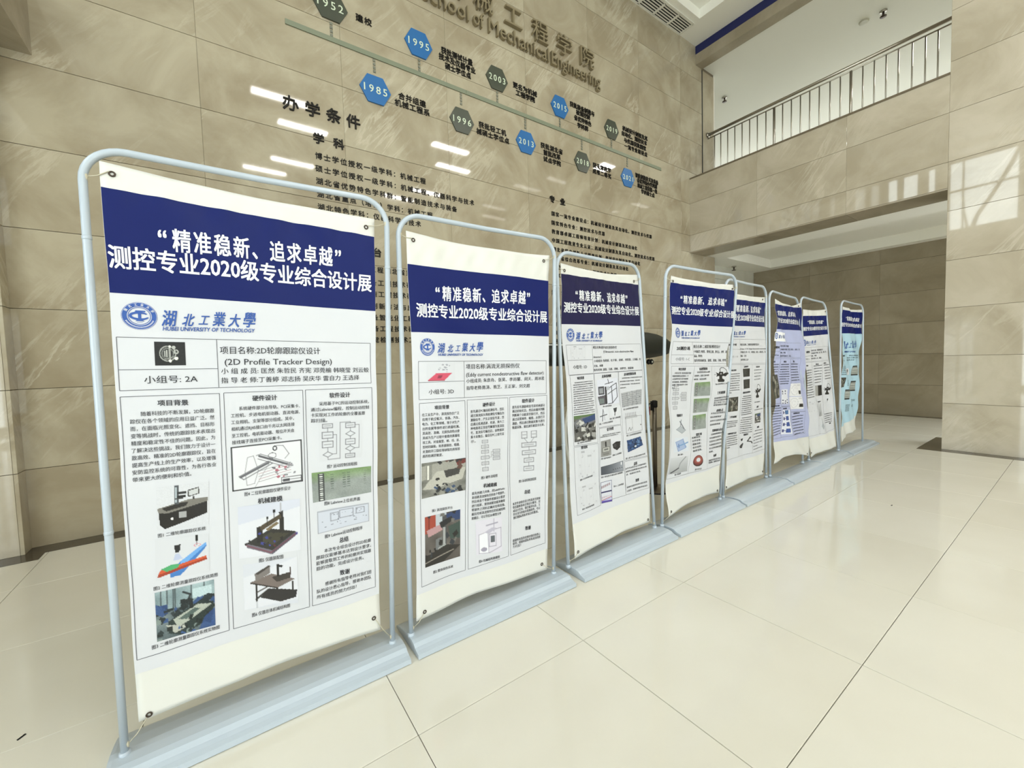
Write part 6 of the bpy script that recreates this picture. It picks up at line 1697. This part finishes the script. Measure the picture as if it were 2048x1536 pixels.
def airfoil(name, c0, c1, t0, t1, p0, p1, material, parent, vertical=False):
    V = []
    for (c_, t_, p_) in ((c0, t0, p0), (c1, t1, p1)):
        for x, z in ((.5, 0), (.35, .45), (0, .5), (-.4, .12), (-.5, 0), (-.4, -.12), (0, -.5), (.35, -.45)):
            V.append((p_[0] + x * c_, p_[1] + (z * t_ if vertical else 0), p_[2] + (0 if vertical else z * t_)))
    F = [(j, (j + 1) % 8, 8 + (j + 1) % 8, 8 + j) for j in range(8)] + [tuple(range(7, -1, -1)), tuple(range(8, 16))]
    return obj(name, V, F, material, parent)


airfoil('wing', .42, .3, .05, .03, (-.35, -.1, 1.44), (-.5, -.62, 1.47), M_UAV, uav)
airfoil('wing', .42, .3, .05, .03, (-.35, .1, 1.44), (-.5, .85, 1.47), M_UAV, uav)
boxes('wing_trim', [((-1.35, -.125, 1.430), (-.2, -.112, 1.440))], M_WHITE, uav)
airfoil('tail_fin', .3, .16, .03, .015, (-1.2, -.02, 1.40), (-1.33, -.12, 1.62), M_UAV, uav, True)
airfoil('tail_fin', .3, .16, .03, .015, (-1.2, .02, 1.40), (-1.33, .12, 1.62), M_UAV, uav, True)
tube('wheel_strut', [(.62, 0, 1.30), (.625, 0, 1.26), (.63, 0, 1.232)], .006, M_STEEL, uav, seg=8)
for dy in (-.022, .022):
    wv = lathe('wheel', [(.001, -.013), (.014, -.013), (.03, -.011), (.034, -.004), (.034, .004), (.03, .011), (.014, .013), (.001, .013)], M_TYRE, uav, 20)
    wv.rotation_euler = (math.pi / 2, 0, 0); wv.location = (.63, dy, 1.222)
    hb_ = lathe('hub', [(.001, -.0145), (.013, -.0145), (.013, .0145), (.001, .0145)], M_WHITE, wv, 14)
tube('support_post', [(-.1, 0, .02), (-.1, 0, 1.26)], .03, M_POST, uav)
lathe('support_foot', [(.001, 0), (.2, 0), (.2, .014), (.04, .024), (.001, .024)], M_POST, uav, 28).location = (-.1, 0, 0)

# oval grey board with a white rim, only its left edge shows
ov = empty('oval_board', (3.02, 3.02, 0)); tag(ov, 'grey oval board with a white rim, glimpsed behind the left edge of the third banner', 'display board')
V, F = [], []
n = 48
for y in (-.012, .012):
    for i in range(n):
        t = 2 * math.pi * i / n
        V.append((.25 * math.cos(t), y, .53 + .47 * math.sin(t)))
F = [tuple(range(n - 1, -1, -1)), tuple(range(n, 2 * n))] + [(i, (i + 1) % n, n + (i + 1) % n, n + i) for i in range(n)]
obj('panel', V, [tuple(reversed(q)) for q in F], M_BOARD, ov)
tube('rim', [(.258 * math.cos(2 * math.pi * i / 40), 0, .53 + .478 * math.sin(2 * math.pi * i / 40)) for i in range(41)], .014, M_WHITE, ov, seg=8)
tube('foot', [(-.26, -.12, .012), (-.1, 0, .12)], .012, M_WHITE, ov, seg=8)
tube('foot', [(.26, -.12, .012), (.1, 0, .12)], .012, M_WHITE, ov, seg=8)
tube('foot', [(0, .25, .012), (0, 0, .10)], .012, M_WHITE, ov, seg=8)

# stanchion with a belt head
stc = empty('stanchion', (3.385, 2.44, 0)); tag(stc, 'brown steel stanchion post with black head and round base, between the third and fourth banners', 'stanchion')
lathe('base', [(.001, 0), (.155, 0), (.157, .006), (.15, .012), (.05, .022), (.022, .03), (.001, .03)], M_POST, stc, 36)
lathe('base_rim', [(.150, -.0), (.161, 0), (.161, .008), (.152, .01)], M_TYRE, stc, 36)
tube('post', [(0, 0, .02), (0, 0, .84)], .021, M_POST, stc, seg=20)
tube('head', [(0, 0, .80), (0, 0, .805), (0, 0, .86), (0, 0, .868)], [.0215, .023, .023, .018], M_TYRE, stc, seg=20)
boxes('belt_clip', [((.02, -.010, .80), (.036, .010, .862)), ((-.045, -.012, .775), (-.02, .012, .862))], M_TYRE, stc)
boxes('belt_end', [((-.12, -.006, .735), (-.075, .006, .815))], M_RED, stc)
tube('belt_arm', [(-.098, 0, .80), (-.085, 0, .84), (-.04, 0, .845)], .006, M_TYRE, stc, seg=8)

# small specks of litter on the floor
for (x, y, lab, r_) in ((4.478, .954, 'tiny dark scrap on the cream floor tiles, right of the banner row', 0), (-.66, 2.177, 'tiny dark scrap on the floor at the far left', 1)):
    V = [(-.02, -.005, .0005), (.018, -.008, .0005), (.022, .004, .0005), (-.015, .008, .0005), (-.012, 0, .004), (.012, 0, .005)]
    F = [(0, 3, 2, 1), (0, 1, 5, 4), (1, 2, 5), (2, 3, 4, 5), (3, 0, 4)]
    o = obj('litter', V, F, M_BLACK, None, loc=(x, y, .0006)); o.rotation_euler.z = r_; o.scale = (.7, .7, .7)
    tag(o, lab, 'litter')
